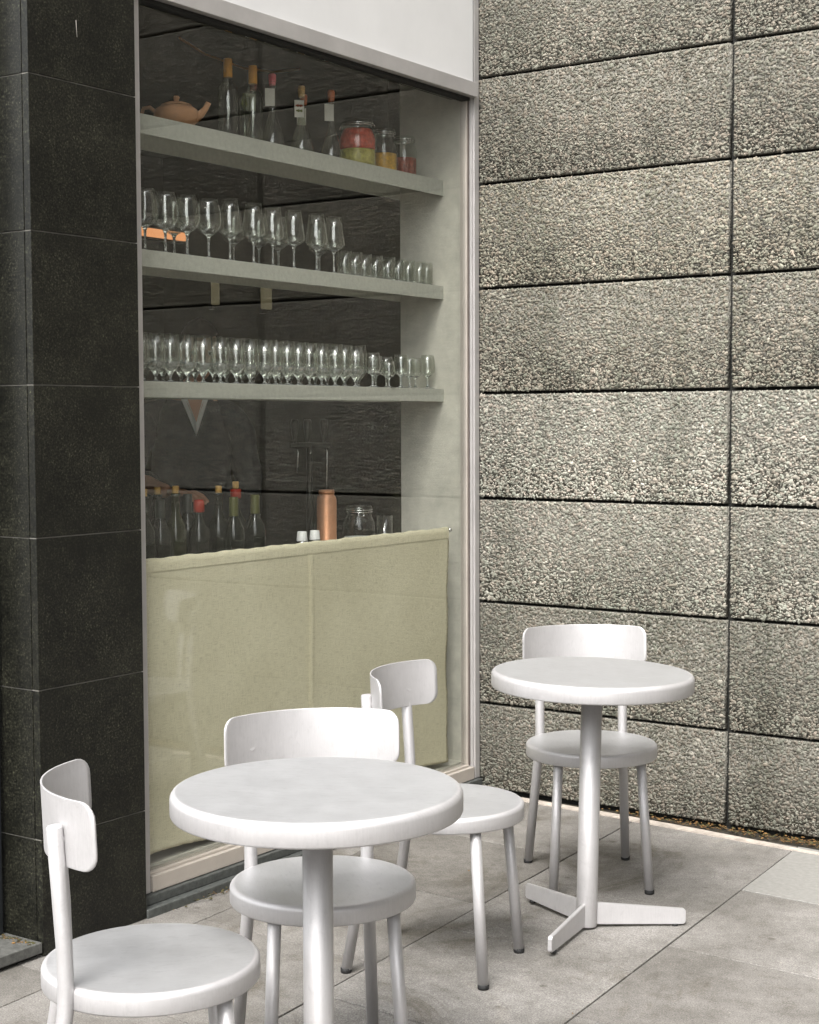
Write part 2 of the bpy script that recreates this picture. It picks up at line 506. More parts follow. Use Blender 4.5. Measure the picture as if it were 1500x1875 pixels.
def add_lathe(bm, prof, seg=32, cx=0, cy=0, z=0, mi=0, smooth=True):
    rings = []
    for r, h in prof:
        if r < 1e-6:
            rings.append([bm.verts.new((cx, cy, z + h))])
        else:
            rings.append([bm.verts.new((cx + r * math.cos(2 * math.pi * k / seg), cy + r * math.sin(2 * math.pi * k / seg), z + h)) for k in range(seg)])
    for a, b in zip(rings[:-1], rings[1:]):
        for k in range(seg):
            k2 = (k + 1) % seg
            if len(a) == 1 and len(b) == 1:
                continue
            if len(a) == 1:
                f = bm.faces.new((a[0], b[k2], b[k]))
            elif len(b) == 1:
                f = bm.faces.new((a[k], a[k2], b[0]))
            else:
                f = bm.faces.new((a[k], a[k2], b[k2], b[k]))
            f.material_index = mi
            f.smooth = smooth

def add_tube(bm, pts, rad, seg=16, cap=True, mi=0, round_end=0.0):
    pts = [Vector(p) for p in pts]
    rads = rad if isinstance(rad, (list, tuple)) else [rad] * len(pts)
    rings = []
    prev_n = None
    for i, p in enumerate(pts):
        if i == 0:
            d = pts[1] - pts[0]
        elif i == len(pts) - 1:
            d = pts[-1] - pts[-2]
        else:
            d = (pts[i + 1] - p).normalized() + (p - pts[i - 1]).normalized()
        d.normalize()
        if prev_n is None:
            a = Vector((1, 0, 0)) if abs(d.x) < 0.8 else Vector((0, 1, 0))
            n = (a - d * a.dot(d)).normalized()
        else:
            n = (prev_n - d * prev_n.dot(d)).normalized()
        prev_n = n
        b = d.cross(n)
        rings.append([bm.verts.new(p + (n * math.cos(2 * math.pi * k / seg) + b * math.sin(2 * math.pi * k / seg)) * rads[i]) for k in range(seg)])
    for a, b in zip(rings[:-1], rings[1:]):
        for k in range(seg):
            f = bm.faces.new((a[k], a[(k + 1) % seg], b[(k + 1) % seg], b[k]))
            f.smooth = True
            f.material_index = mi
    if cap:
        f = bm.faces.new(list(reversed(rings[0]))); f.material_index = mi
        f = bm.faces.new(rings[-1]); f.material_index = mi

def obj(name, bm, mat, parent=None, loc=None, rotz=0.0):
    me = bpy.data.meshes.new(name)
    bmesh.ops.recalc_face_normals(bm, faces=bm.faces[:])
    bm.to_mesh(me)
    bm.free()
    for mm in (mat if isinstance(mat, (list, tuple)) else [mat]):
        me.materials.append(mm)
    o = bpy.data.objects.new(name, me)
    C.objects.link(o)
    if parent is not None:
        o.parent = parent
    if loc is not None:
        o.location = loc
    o.rotation_euler = (0, 0, rotz)
    return o

def tag(o, label, cat, group=None, kind=None):
    if label: o['label'] = label
    if cat: o['category'] = cat
    if group: o['group'] = group
    if kind: o['kind'] = kind
    return o

def thing(name, label, cat, loc=(0, 0, 0), rotz=0.0, group=None):
    o = bpy.data.objects.new(name, None)
    o.empty_display_size = 0.1
    C.objects.link(o)
    o.location = loc
    o.rotation_euler = (0, 0, rotz)
    return tag(o, label, cat, group)

def dup(root, loc, rotz=0.0, label=None, group=None, scale=None):
    r = root.copy()
    C.objects.link(r)
    r.location = loc
    r.rotation_euler = (0, 0, rotz)
    if scale: r.scale = scale
    if label: r['label'] = label
    if group: r['group'] = group
    for ch in list(root.children):
        c = ch.copy()
        C.objects.link(c)
        c.parent = r
        for gc in list(ch.children):
            d = gc.copy()
            C.objects.link(d)
            d.parent = c
    return r

def BM():
    return bmesh.new()

def bx(*a, **k):
    b = BM(); add_box(b, *a, **k); return b

def tube(*a, **k):
    b = BM(); add_tube(b, *a, **k); return b

def lathe(*a, **k):
    b = BM(); add_lathe(b, *a, **k); return b

# ------------------------------------------------------------------ ground and paving
gb = BM()
vs = [gb.verts.new(p) for p in ((-90, -90, -0.05), (90, -90, -0.05), (90, 90, -0.05), (-90, 90, -0.05))]
gb.faces.new(vs)
tag(obj('ground', gb, M['ground']), None, None, kind='structure')

def pav(u, v):
    # paving frame: rows run almost at right angles to the window, columns lean 3.5 degrees
    return (0.715 + u - 0.061 * v, -0.09 - 0.045 * u + v)

pb = BM()
def slab(bm, u0, u1, v0, v1, gap=0.0026, z=0.0, depth=0.04):
    gap *= 0.9
    u0 += gap; u1 -= gap; v0 += gap; v1 -= gap
    bev = 0.001
    lo = [bm.verts.new((*pav(u, v), z - depth)) for u, v in ((u0, v0), (u1, v0), (u1, v1), (u0, v1))]
    mid = [bm.verts.new((*pav(u, v), z - bev)) for u, v in ((u0, v0), (u1, v0), (u1, v1), (u0, v1))]
    top = [bm.verts.new((*pav(u, v), z)) for u, v in ((u0 + bev, v0 + bev), (u1 - bev, v0 + bev), (u1 - bev, v1 - bev), (u0 + bev, v1 - bev))]
    for a, b in ((lo, mid), (mid, top)):
        for k in range(4):
            bm.faces.new((a[k], a[(k + 1) % 4], b[(k + 1) % 4], b[k]))
    bm.faces.new(top)

rnd = random.Random(3)
cols = [(-1.26, -0.64), (-0.64, 0.0), (0.0, 0.625), (0.625, 1.25)] + [(1.25 + .62 * k, 1.87 + .62 * k) for k in range(12)]
start = {0: -0.02, 1: -0.54, 2: -0.26, 3: -0.02}
light_done = False
for ci, (u0, u1) in enumerate(cols):
    v1 = 0.03
    first = [0.56, 0.58, 0.87, 0.575][ci] if ci < 4 else rnd.uniform(0.3, 0.6)
    v0 = v1 - first
    while v1 > -9.0:
        if ci == 3 and not light_done:
            light_done = True
            lb = BM()
            slab(lb, u0, u1, v0, v1, z=0.001)
            light_slab = lb
        else:
            slab(pb, u0, u1, v0, v1, z=rnd.uniform(-0.0015, 0.001))
        v1 = v0
        v0 = v1 - (0.60 if ci != 2 else rnd.choice([0.62, 0.55]))
tag(obj('pavement', pb, M['paving']), None, None, kind='structure')
tag(obj('pavement_slab', light_slab, M['paving_light']),
    None, None, kind='structure')
jb = bx(-1.6, 9.5, -9.3, 0.5, -0.045, -0.006)
tag(obj('pavement_bedding', jb, M['gap_soil']), None, None, kind='structure')

# pale edging strip and the soil gap at the foot of the concrete wall
sb = BM()
pts = [(0.02, -0.016), (0.30, -0.030), (0.60, -0.048), (0.95, -0.078), (1.22, -0.110), (1.46, -0.142)]
rr = random.Random(5)
prev = None
for i in range(41):
    t = i / 40 * (len(pts) - 1)
    k = min(int(t), len(pts) - 2)
    f = t - k
    x = pts[k][0] * (1 - f) + pts[k + 1][0] * f
    y = pts[k][1] * (1 - f) + pts[k + 1][1] * f
    w = 0.038 * (1 - 0.65 * max(0, (i - 26) / 14)) + rr.uniform(-.002, .002)
    q = [(x, y - w, -0.01), (x, y - w, 0.005), (x, y, 0.006), (x, y, -0.01)]
    cur = [sb.verts.new(p) for p in q]
    if prev:
        for j in range(3):
            sb.faces.new((prev[j], cur[j], cur[j + 1], prev[j + 1]))
    prev = cur
tag(obj('edging_strip', sb, M['strip']), 'thin pale edging strip along the foot of the pebble concrete wall', 'edging')

lb = BM()
rr = random.Random(11)
def leaf(bm, x, y, z, s, mi):
    a = rr.uniform(0, 6.28); tilt = rr.uniform(-.6, .6)
    n = 6
    vs = []
    for k in range(n):
        t = 2 * math.pi * k / n
        px, py = math.cos(t) * s, math.sin(t) * s * rr.uniform(.35, .6)
        vs.append(bm.verts.new((x + px * math.cos(a) - py * math.sin(a), y + px * math.sin(a) + py * math.cos(a), z + py * tilt + rr.uniform(0, .3) * s)))
    f = bm.faces.new(vs); f.material_index = mi
for i in range(1500):
    x = rr.triangular(0.45, 2.3, 1.75)
    y = -rr.uniform(0.0, 0.02 + 0.055 * max(0, min(1, (x - 0.3) / 1.1)))
    leaf(lb, x, y, rr.uniform(0.0, 0.012), rr.uniform(0.003, 0.008), 0 if rr.random() < .62 else 1)
for i in range(170):
    y = rr.uniform(-1.85, -0.2)
    if rr.random() < .5: y = rr.gauss(-1.52, .10)
    leaf(lb, 0.052 + abs(rr.gauss(0, .012)), y, rr.uniform(.001, .012), rr.uniform(.003, .007), rr.choice([0, 1, 1]))
for i in range(26):
    leaf(lb, 0.23 + rr.gauss(0, .014), -1.62 + rr.gauss(0, .014), rr.uniform(.002, .008), rr.uniform(.004, .009), 0)
for i in range(26):
    leaf(lb, rr.uniform(.2, 2.2), rr.uniform(-2.6, -.2), .002, rr.uniform(.002, .005), rr.choice([0, 1]))
for i in range(90):
    leaf(lb, rr.uniform(-.12, .03), -2.325 - abs(rr.gauss(0, .015)), .040 + rr.uniform(0, .004), rr.uniform(.003, .007), rr.choice([0, 1, 1]))
tag(obj('leaf_litter', lb, [M['litter'], M['moss']]), 'brown dry leaf litter and moss in the gaps at the wall foot', 'leaf litter', kind='stuff')

# ------------------------------------------------------------------ concrete wall
cw = thing('concrete_wall', 'grey pebble faced concrete wall of wide panels with dark joints, on the right', 'wall', (0, 0, 0))
obj('backing', bx(0.001, 5.9, 0.028, 0.25, -0.05, 8.02), M['joint'], cw)
zs = [0.012, 0.352, 0.7525, 1.157, 1.566, 1.968, 2.369, 2.7725, 3.176, 3.58] + [3.983 + .4035 * k for k in range(11)]
xs = [0.001, 1.038, 2.64, 4.24, 5.88]

def chip_panel(x0, x1, z0, z1, dens, rng):
    """numpy arrays of small tilted stone flakes pressed into the face y = 0 (towards -y)"""
    cell = 1.0 / math.sqrt(dens)
    nx = max(1, int((x1 - x0) / cell)); nz = max(1, int((z1 - z0) / cell))
    gx, gz = np.meshgrid(np.arange(nx), np.arange(nz))
    n = gx.size
    px = x0 + (gx.ravel() + rng.uniform(-.15, 1.15, n)) * (x1 - x0) / nx
    pz = z0 + (gz.ravel() + rng.uniform(-.15, 1.15, n)) * (z1 - z0) / nz
    a = np.clip(rng.lognormal(math.log(0.0070), 0.33, n), .003, .0135)
    b = a * rng.uniform(.36, .74, n)
    px = np.clip(px, x0 + a * .55, x1 - a * .55)
    pz = np.clip(pz, z0 + a * .55, z1 - a * .55)
    th = rng.normal(0.35, .8, n)
    t = rng.uniform(.0007, .0027, n)
    tx = rng.normal(0, .22, n); tz = rng.normal(0, .22, n)
    K = 6
    ang = 2 * np.pi * np.arange(K) / K
    jit = rng.uniform(.66, 1.22, (n, K))
    lx = np.cos(ang)[None] * a[:, None] * jit
    lz = np.sin(ang)[None] * b[:, None] * jit
    ct, st = np.cos(th)[:, None], np.sin(th)[:, None]
    wx = lx * ct - lz * st
    wz = lx * st + lz * ct
    base = np.stack([px[:, None] + wx, np.full_like(wx, .002), pz[:, None] + wz], -1)
    tf = rng.uniform(.74, .92, (n, 1))
    hh = -(t[:, None] + np.clip(tx[:, None] * wx + tz[:, None] * wz, -.0042, .0042))
    hh = np.minimum(hh, -.0006)
    top = np.stack([px[:, None] + wx * tf, hh, pz[:, None] + wz * tf], -1)
    V = np.concatenate([base, top], 1).reshape(-1, 3)
    s = (np.arange(n) * 2 * K)[:, None]
    k = np.arange(K)[None]; k2 = (k + 1) % K
    quads = np.stack([s + k, s + k2, s + K + k2, s + K + k], -1).reshape(-1, 4)
    tops = s + K + np.arange(K)[None]
    return V, quads, tops

def wall_panel(x0, x1, z0, z1, dens, rng):
    gap = 0.006
    x0 += 1.5 * gap * (x0 > .01); x1 -= 1.5 * gap; z0 += gap; z1 -= gap
    V, Q, T = chip_panel(x0, x1, z0, z1, dens, rng)
    # slab body with a slightly ragged outline
    bv = np.array([(x0, 0, z0), (x1, 0, z0), (x1, 0, z1), (x0, 0, z1), (x0, .045, z0), (x1, .045, z0), (x1, .045, z1), (x0, .045, z1)], float)
    bq = np.array([(0, 1, 2, 3), (0, 4, 5, 1), (1, 5, 6, 2), (2, 6, 7, 3), (3, 7, 4, 0), (4, 7, 6, 5)]) + len(V)
    V = np.concatenate([V, bv])
    nq, nt_ = len(Q) + len(bq), len(T)
    loops = np.concatenate([Q.ravel(), bq.ravel(), T.ravel()]).astype(np.int32)
    starts = np.concatenate([np.arange(nq) * 4, nq * 4 + np.arange(nt_) * 6]).astype(np.int32)
    me = bpy.data.meshes.new('panel')
    me.vertices.add(len(V)); me.vertices.foreach_set('co', V.astype(np.float32).ravel())
    me.loops.add(len(loops)); me.loops.foreach_set('vertex_index', loops)
    me.polygons.add(nq + nt_); me.polygons.foreach_set('loop_start', starts)
    mi = np.zeros(nq + nt_, np.int32); mi[len(Q):nq] = 1
    me.polygons.foreach_set('material_index', mi)
    me.materials.append(M['chips']); me.materials.append(M['mortar'])
    me.update(calc_edges=True)
    me.validate()
    o = bpy.data.objects.new('panel', me)
    C.objects.link(o)
    o.parent = cw
    return o

rng = np.random.default_rng(4)
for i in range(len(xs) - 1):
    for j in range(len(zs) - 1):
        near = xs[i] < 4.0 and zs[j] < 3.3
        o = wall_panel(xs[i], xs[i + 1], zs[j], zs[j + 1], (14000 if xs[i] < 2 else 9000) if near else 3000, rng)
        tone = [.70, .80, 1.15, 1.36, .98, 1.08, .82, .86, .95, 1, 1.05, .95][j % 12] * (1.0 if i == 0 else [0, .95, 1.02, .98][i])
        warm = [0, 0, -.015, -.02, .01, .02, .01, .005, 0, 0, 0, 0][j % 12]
        o.color = (tone * (1.01 + warm), tone * .985, tone * (.955 - 1.6 * warm), 1)          # panel tone by row; painted light falloff also darkens the bottom rows

# ------------------------------------------------------------------ black stone pillar
pc = thing('stone_pillar', 'black polished granite pillar at the left edge of the shop window', 'pillar', (0, 0, 0))
obj('core', bx(-0.52, 0.0365, -2.3015, -1.9085, -0.02, 8.5), M['grout'], pc)
pz = [0.0, 0.322, 0.733, 1.147, 1.560, 1.971, 2.385, 2.80, 3.21, 3.62] + [4.03 + .412 * k for k in range(11)]
for j in range(len(pz) - 1):
    z0, z1 = pz[j] + .0016, pz[j + 1] - .0016
    b = BM()
    add_box(b, 0.016, 0.040, -2.3035, -1.9050, z0, z1, .0012)          # slab on the window side
    add_box(b, -0.52, 0.0145, -2.3050, -2.285, z0, z1, .0012)          # slab on the doorway side
    obj('stone_slab', b, M['granite'], pc)
pl = BM()
add_tube(pl, [(0.0405, -2.13, 2.555), (0.0405, -2.127, 2.51)], 0.0012, 6)
obj('scratch', pl, M['grout'], pc)

# ------------------------------------------------------------------ doorway at the far left
st = thing('door_step', 'worn grey stone step in front of the dark doorway at far left', 'step', (0, 0, 0))
obj('tread', bx(-0.55, 0.040, -3.6, -2.3075, 0.012, 0.042, .003), M['step_stone'], st)
obj('riser', bx(-0.55, 0.020, -3.6, -2.3095, -0.03, 0.0105), M['joint'], st)
dr = thing('shop_door', 'dark framed glass door in the recess left of the black pillar', 'door', (-0.10, -2.32, 0.043))
b = BM()
add_box(b, -0.05, 0.0, -0.055, -0.002, 0.0, 2.9, .003)
add_box(b, -0.05, 0.0, -1.1, -1.045, 0.0, 2.9, .003)
add_box(b, -0.048, -0.002, -1.045, -0.055, 0.0, 0.10, .003)
add_box(b, -0.048, -0.002, -1.045, -0.055, 2.80, 2.9, .003)
obj('frame', b, M['door_frame'], dr)
obj('pane', bx(-0.030, -0.022, -1.045, -0.055, 0.10, 2.80), M['pane'], dr)

# ------------------------------------------------------------------ shop front frame
sf = thing('window_frame', 'pale aluminium frame around the tall shop window', 'window frame', (0, 0, 0))
# left jamb
b = BM()
add_box(b, -0.055, 0.0, -1.898, -1.846, 0.056, 2.690, .0015)
add_box(b, -0.045, -0.008, -1.8455, -1.8395, 0.056, 2.690, .001)
obj('jamb', b, M['alu_frame'], sf)
# right post with its ridges
b = BM()
add_box(b, -0.055, 0.002, -0.036, -0.004, 0.056, 8.5, .0015)
add_box(b, -0.055, -0.006, -0.0435, -0.0365, 0.056, 8.5, .001)
obj('post', b, M['alu_frame'], sf)
b = BM()
add_box(b, -0.050, -0.016, -0.0500, -0.0442, 0.108, 2.69, .001)
obj('gasket', b, M['bead'], sf)
b = BM()
add_box(b, -0.050, -0.020, -0.0590, -0.0507, 0.108, 2.69, .001)
obj('glazing_bead', b, M['sill_metal'], sf)
# sill
b = BM()
add_box(b, -0.060, 0.0035, -1.8390, -0.0445, 0.056, 0.104, .002)
add_box(b, -0.052, -0.012, -1.8390, -0.0600, 0.1045, 0.112, .001)
obj('sill', b, M['sill_metal'], sf)
# header trim and fascia
obj('header_trim', bx(-0.040, 0.022, -1.9045, -0.0445, 2.692, 2.746, .002), M['alu_frame'], sf)
obj('header_shadow_strip', bx(-0.045, -0.004, -1.856, -0.0595, 2.680, 2.6915), M['joint'], sf)  # black strip painted in as the shadow below the header trim
fp = thing('fascia_panel', 'large cream panel above the shop window header', 'panel', (0, 0, 0))
obj('panel_sheet', bx(-0.050, 0.004, -1.9045, -0.0500, 2.7475, 8.5, .001), M['fascia'], fp)
obj('panel_gap', bx(-0.050, -0.010, -0.0497, -0.0437, 2.7475, 8.5), M['bead'], fp)
wp = obj('window_pane', bx(-0.034, -0.026, -1.8390, -0.0512, 0.1125, 2.675), M['pane'])
tag(wp, 'tall clear shop window pane reflecting the concrete wall', 'window pane')

kb = thing('window_kerb', 'dark grey granite kerb under the window sill', 'kerb', (0, 0, 0))
obj('upper_course', bx(-0.10, 0.018, -1.9045, -0.010, 0.026, 0.0535, .003), M['granite_kerb'], kb)
obj('lower_course', bx(-0.10, 0.046, -1.9045, -0.008, -0.03, 0.0255, .003), M['granite_kerb'], kb)

# ------------------------------------------------------------------ interior shell
def struct(name, b, mt):
    return tag(obj(name, b, mt), None, None, kind='structure')
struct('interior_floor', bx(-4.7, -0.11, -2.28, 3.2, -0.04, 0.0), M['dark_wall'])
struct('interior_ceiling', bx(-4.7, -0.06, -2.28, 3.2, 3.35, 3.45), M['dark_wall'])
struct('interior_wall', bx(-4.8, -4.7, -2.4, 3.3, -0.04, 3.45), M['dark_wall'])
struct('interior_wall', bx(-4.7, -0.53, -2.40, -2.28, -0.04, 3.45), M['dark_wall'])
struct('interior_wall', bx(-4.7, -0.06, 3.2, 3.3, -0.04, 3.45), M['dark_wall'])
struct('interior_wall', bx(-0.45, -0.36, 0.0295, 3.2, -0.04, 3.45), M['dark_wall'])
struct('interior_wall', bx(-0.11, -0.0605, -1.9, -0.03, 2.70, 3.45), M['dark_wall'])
obj('inner_ledge', bx(-0.155, -0.0605, -1.9, -0.031, 0.0, 0.116), M['plaster'], sf)
ep = tag(obj('end_panel', bx(-0.352, -0.0565, -0.030, 0.0275, -0.03, 3.35), M['plaster']),
         'pale plaster end panel beside the glass carrying the shelf ends', 'panel')
# building mass above and behind so no sky light leaks in
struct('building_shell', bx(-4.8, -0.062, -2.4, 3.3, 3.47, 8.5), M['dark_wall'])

# ------------------------------------------------------------------ block across the courtyard (only its reflection is seen)
ob = thing('opposite_building', 'grey office block across the courtyard, seen only as a dark reflection', 'building', (9.5, 0, 0))
b = BM()
add_box(b, 0.0, 6.0, -9.0, 9.0, -0.04, 13.0)
obj('wall', b, M['block'], ob)
wd = bx(-.03, .03, -.7, .7, 0, 1.5)
me_w = None
for fl in range(4):
    for k in range(8):
        y = -8.0 + 2.28 * k
        if me_w is None:
            o = obj('window', wd, M['block_window'], ob, (0, y, 1.0 + 3.1 * fl)); me_w = o.data
        else:
            o = bpy.data.objects.new('window', me_w); C.objects.link(o); o.parent = ob; o.location = (0, y, 1.0 + 3.1 * fl)
obj('roof_edge', bx(-.15, 6.1, -9.1, 9.1, 13.0, 13.3), M['block_window'], ob)

# block at the street end behind the camera: its skyline ends the sky in every reflection
rb = thing('street_building', 'long grey street block behind the viewer, seen only as a dark reflection', 'building', (2.0, -19.0, 0))
obj('wall', bx(-16.0, 7.0, -6.0, 0.0, -0.04, 6.2), M['block'], rb)
for fl in range(2):
    for k in range(9):
        o = bpy.data.objects.new('window', me_w); C.objects.link(o); o.parent = rb
        o.location = (-15.0 + 2.5 * k, 0.0, 0.9 + 2.9 * fl); o.rotation_euler = (0, 0, R(-90))
obj('roof_edge', bx(-16.1, 7.1, -6.1, .15, 6.2, 6.5), M['block_window'], rb)

# ------------------------------------------------------------------ shelves
def shelf(z_top, h, label):
    s = thing('wall_shelf', label, 'shelf', (-0.146, -0.0305, z_top), 0, 'folded steel shelves behind the window')
    L = 1.84
    obj('top_plate', bx(-0.2035, -0.0035, -L, 0, -0.004, 0.0, .0008), M['shelf'], s)
    obj('front_lip', bx(-0.0030, 0.0, -L, 0, -h, 0.0, .0008), M['shelf'], s)
    obj('back_lip', bx(-0.2070, -0.2040, -L, 0, -h, 0.0, .0008), M['shelf'], s)
    return s
shelf(2.394, 0.060, 'topmost grey steel shelf, holding the teapot, clear bottles and pickle jars')
shelf(1.985, 0.052, 'middle grey steel shelf, holding tall stemmed wine glasses and tumblers')
shelf(1.584, 0.050, 'lowest grey steel shelf, holding a double row of crowded glasses')

# ------------------------------------------------------------------ aluminium chairs
def back_shell():
    b = BM()
    Rr, half = 0.265, R(49)
    nu, nv = 40, 14
    z0, z1 = 0.667, 0.793
    hgt = z1 - z0
    rad = 0.032
    arc = 2 * half * Rr
    def outline(v_len):   # inset of the end at a given distance from top/bottom, for rounded corners
        d = min(v_len, hgt - v_len)
        if d >= rad: return 0.0
        return rad - math.sqrt(max(0, rad ** 2 - (rad - d) ** 2))
    th = 0.0032
    grid = []
    for side in (0, 1):
        gg = []
        for j in range(nv + 1):
            f = j / nv
            f = 0.5 - 0.5 * math.cos(math.pi * f)
            v = f * hgt
            ins = outline(v)
            row = []
            for i in range(nu + 1):
                s = -arc / 2 + ins + (arc - 2 * ins) * i / nu
                a = s / Rr
                r = Rr + (th if side else 0)
                lean = -0.005 * (f - .3)
                row.append(b.verts.new((0.071 - r * math.cos(a) + lean, r * math.sin(a), z0 + v)))
            gg.append(row)
        grid.append(gg)
    for side in (0, 1):
        gg = grid[side]
        for j in range(nv):
            for i in range(nu):
                q = (gg[j][i], gg[j][i + 1], gg[j + 1][i + 1], gg[j + 1][i])
                fc = b.faces.new(q if side == 0 else tuple(reversed(q)))
                fc.smooth = True
    A, B_ = grid
    border = [(0, i) for i in range(nu + 1)] + [(j, nu) for j in range(1, nv + 1)] + [(nv, i) for i in range(nu - 1, -1, -1)] + [(j, 0) for j in range(nv - 1, 0, -1)]
    for k in range(len(border)):
        (j, i), (j2, i2) = border[k], border[(k + 1) % len(border)]
        b.faces.new((A[j][i], A[j2][i2], B_[j2][i2], B_[j][i]))
    return b

def make_chair(loc, rot, label):
    t = thing('cafe_chair', label, 'chair', loc, rot, 'aluminium cafe chairs')
    Rs = 0.206
    prof = [(0, .4150), (.06, .4152), (.11, .4162), (.15, .4180), (.18, .4199), (.19, .4204)]
    for k in range(7):
        a = math.pi / 2 * k / 6
        prof.append((Rs - .011 + .011 * math.sin(a), .4205 - .011 + .011 * math.cos(a)))
    prof += [(Rs, .383), (Rs - .0015, .380), (Rs - .004, .380), (Rs - .005, .384), (Rs - .006, .405), (.15, .409), (0, .409)]
    b = lathe(prof, 72, 0, 0, .025)
    for f in b.faces:
        c = f.calc_center_median()
        if math.hypot(c.x, c.y) < .196 and c.z > .437: f.material_index = 1
    obj('seat', b, [M['alu'], M['alu_top']], t)
    obj('backrest', back_shell(), M['alu'], t)
    for s in (1, -1):
        b = BM()
        pth = [Vector((-.226, s * .163, .012)), Vector((-.170, s * .1415, .35)), Vector((-.1625, s * .138, .400)), Vector((-.1605, s * .1365, .445)), Vector((-.1625, s * .1365, .525)), Vector((-.1760, s * .1365, .738)), Vector((-.1763, s * .1365, .742))]
        add_tube(b, pth, [.0145, .0150, .0150, .0150, .0150, .0150, .0128], 20)
        lg = obj('rear_leg', b, M['alu'], t)
        obj('foot_cap', lathe([(0, 0), (.0135, 0), (.0150, .003), (.0152, .0135), (0, .0135)], 16, -.227, s * .1635, 0), M['rubber'], lg)
        b = BM()
        add_tube(b, [(-.170, s * .136, .715), (-.1600, s * .1310, .717)], .0085, 10)
        obj('bracket', b, M['alu'], t)
        b = BM()
        add_tube(b, [(.152, s * .150, .012), (.122, s * .128, .427)], .0148, 20)
        lg = obj('front_leg', b, M['alu'], t)
        obj('foot_cap', lathe([(0, 0), (.0135, 0), (.0150, .003), (.0152, .0135), (0, .0135)], 16, .1525, s * .1503, 0), M['rubber'], lg)
    return t

chair = make_chair((1.192, -3.070, 0), R(47.5), 'aluminium chair in front of the black pillar, its back turned to the left')
dup(chair, (1.156, -2.493, 0), R(-41), 'aluminium chair directly behind the nearer round table, its back above that tabletop')
dup(chair, (.982, -1.726, 0), R(13), 'aluminium chair beside the linen curtain, turned sideways between the two tables')
dup(chair, (.942, -.838, 0), R(-50), 'aluminium chair against the concrete wall, behind the farther round table')

# ------------------------------------------------------------------ tables
def make_table(loc, rot, label, top_off=(0, 0)):
    t = thing('cafe_table', label, 'table', loc, rot, 'round aluminium cafe tables')
    Rt = 0.288
    ox, oy = top_off
    prof = [(0, .7300), (.15, .7301), (.24, .7303), (.265, .7305)]
    for k in range(8):
        a = math.pi / 2 * k / 7
        prof.append((Rt - .014 + .014 * math.sin(a), .7305 - .014 + .014 * math.cos(a)))
    prof += [(Rt, .688), (Rt - .002, .684), (Rt - .006, .6835), (Rt - .008, .688), (Rt - .009, .716), (.2, .7215), (0, .7215)]
    b = lathe(prof, 96, 0, 0, .010)
    for f in b.faces:
        c = f.calc_center_median()
        if math.hypot(c.x, c.y) < .277 and c.z > .7368: f.material_index = 1
    obj('tabletop', b, [M['alu'], M['alu_top']], t)
    obj('column', lathe([(0, .004), (.029, .004), (.0302, .007), (.0302, .725), (0, .725)], 32), M['alu'], t)
    b = BM()
    add_box(b, -.10, .10, -.10, .10, .7265, .7308)
    obj('top_plate', b, M['alu'], t)
    for a in (-82, 38, 157):
        b = BM()
        L = 0.288
        prof = [(0.026, .008), (L - .006, .008), (L, .014), (L, .047), (L - .006, .053), (0.026, .072)]
        th = .006
        fa = [b.verts.new((x, -th, z)) for x, z in prof]
        fb = [b.verts.new((x, th, z)) for x, z in prof]
        b.faces.new(fa); b.faces.new(list(reversed(fb)))
        for k in range(len(prof)):
            k2 = (k + 1) % len(prof)
            b.faces.new((fa[k], fb[k], fb[k2], fa[k2]))
        bmesh.ops.bevel(b, geom=b.edges[:], offset=.0015, segments=2, affect='EDGES')
        bmesh.ops.rotate(b, verts=b.verts[:], cent=(0, 0, 0), matrix=Matrix.Rotation(R(a), 3, 'Z'))
        lg = obj('foot_bar', b, M['alu'], t)
        c = (math.cos(R(a)) * (L - .03), math.sin(R(a)) * (L - .03))
        obj('glide', lathe([(0, 0), (.009, 0), (.009, .0085), (0, .0085)], 12, c[0], c[1], 0), M['rubber'], lg)
    return t
table = make_table((1.150, -1.256, .004), 0, 'farther round aluminium pedestal table, near the corner of window and concrete wall')
table.rotation_euler = Matrix.Rotation(R(1.2), 3, Vector((-.57, .82, 0))).to_euler()      # stands slightly askew on the paving
dup(table, (1.376, -2.792, 0), R(25), 'nearer round aluminium pedestal table, largest tabletop in the foreground')

# ------------------------------------------------------------------ linen curtain on its rod
rod = thing('curtain_rod', 'thin curtain rod with a small ball tip holding the linen half curtain', 'rod', (-0.062, -0.118, 1.037))
obj('pole', tube([(0, -1.73, 0), (0, 0.0, 0)], .005, 10), M['steel'], rod)
fb = BM(); bmesh.ops.create_uvsphere(fb, u_segments=16, v_segments=10, radius=.009)
for f in fb.faces: f.smooth = True
obj('finial', fb, M['steel'], rod)

cu = BM()
NU, NV = 150, 90
y_l, y_r = -1.86, -0.140
zt = 1.046
rr = random.Random(21)
fray = [rr.uniform(-.0025, .0035) for _ in range(NV + 1)]
hem = [rr.uniform(-.0015, .0015) for _ in range(NU + 1)]
grid = []
for j in range(NV + 1):
    v = j / NV
    row = []
    for i in range(NU + 1):
        u = i / NU
        zb = 0.140 + .006 * math.sin(u * 9 + 1) + .004 * math.sin(u * 23) + hem[i]
        z = zt + (zb - zt) * v
        edge = .006 * math.sin(v * 7.5 + .4) * v + .004 * math.sin(v * 19) - .012 * v
        yy = y_l + (y_r + edge - y_l) * u + (fray[j] if i == NU else 0)
        x = -0.0552 + .0012 * math.sin(u * 40 + 1.5 * math.sin(v * 4)) * v + .002 * math.sin(u * 11 + v * 3) * v - .004 * v
        row.append(cu.verts.new((x, yy, z)))
    grid.append(row)
for j in range(NV):
    for i in range(NU):
        f = cu.faces.new((grid[j][i], grid[j][i + 1], grid[j + 1][i + 1], grid[j + 1][i]))
        f.smooth = True
curtain = thing('linen_curtain', 'beige linen half curtain with frayed edge behind the lower window glass', 'curtain', (0, 0, 0))
cl = obj('cloth', cu, M['linen'], curtain)
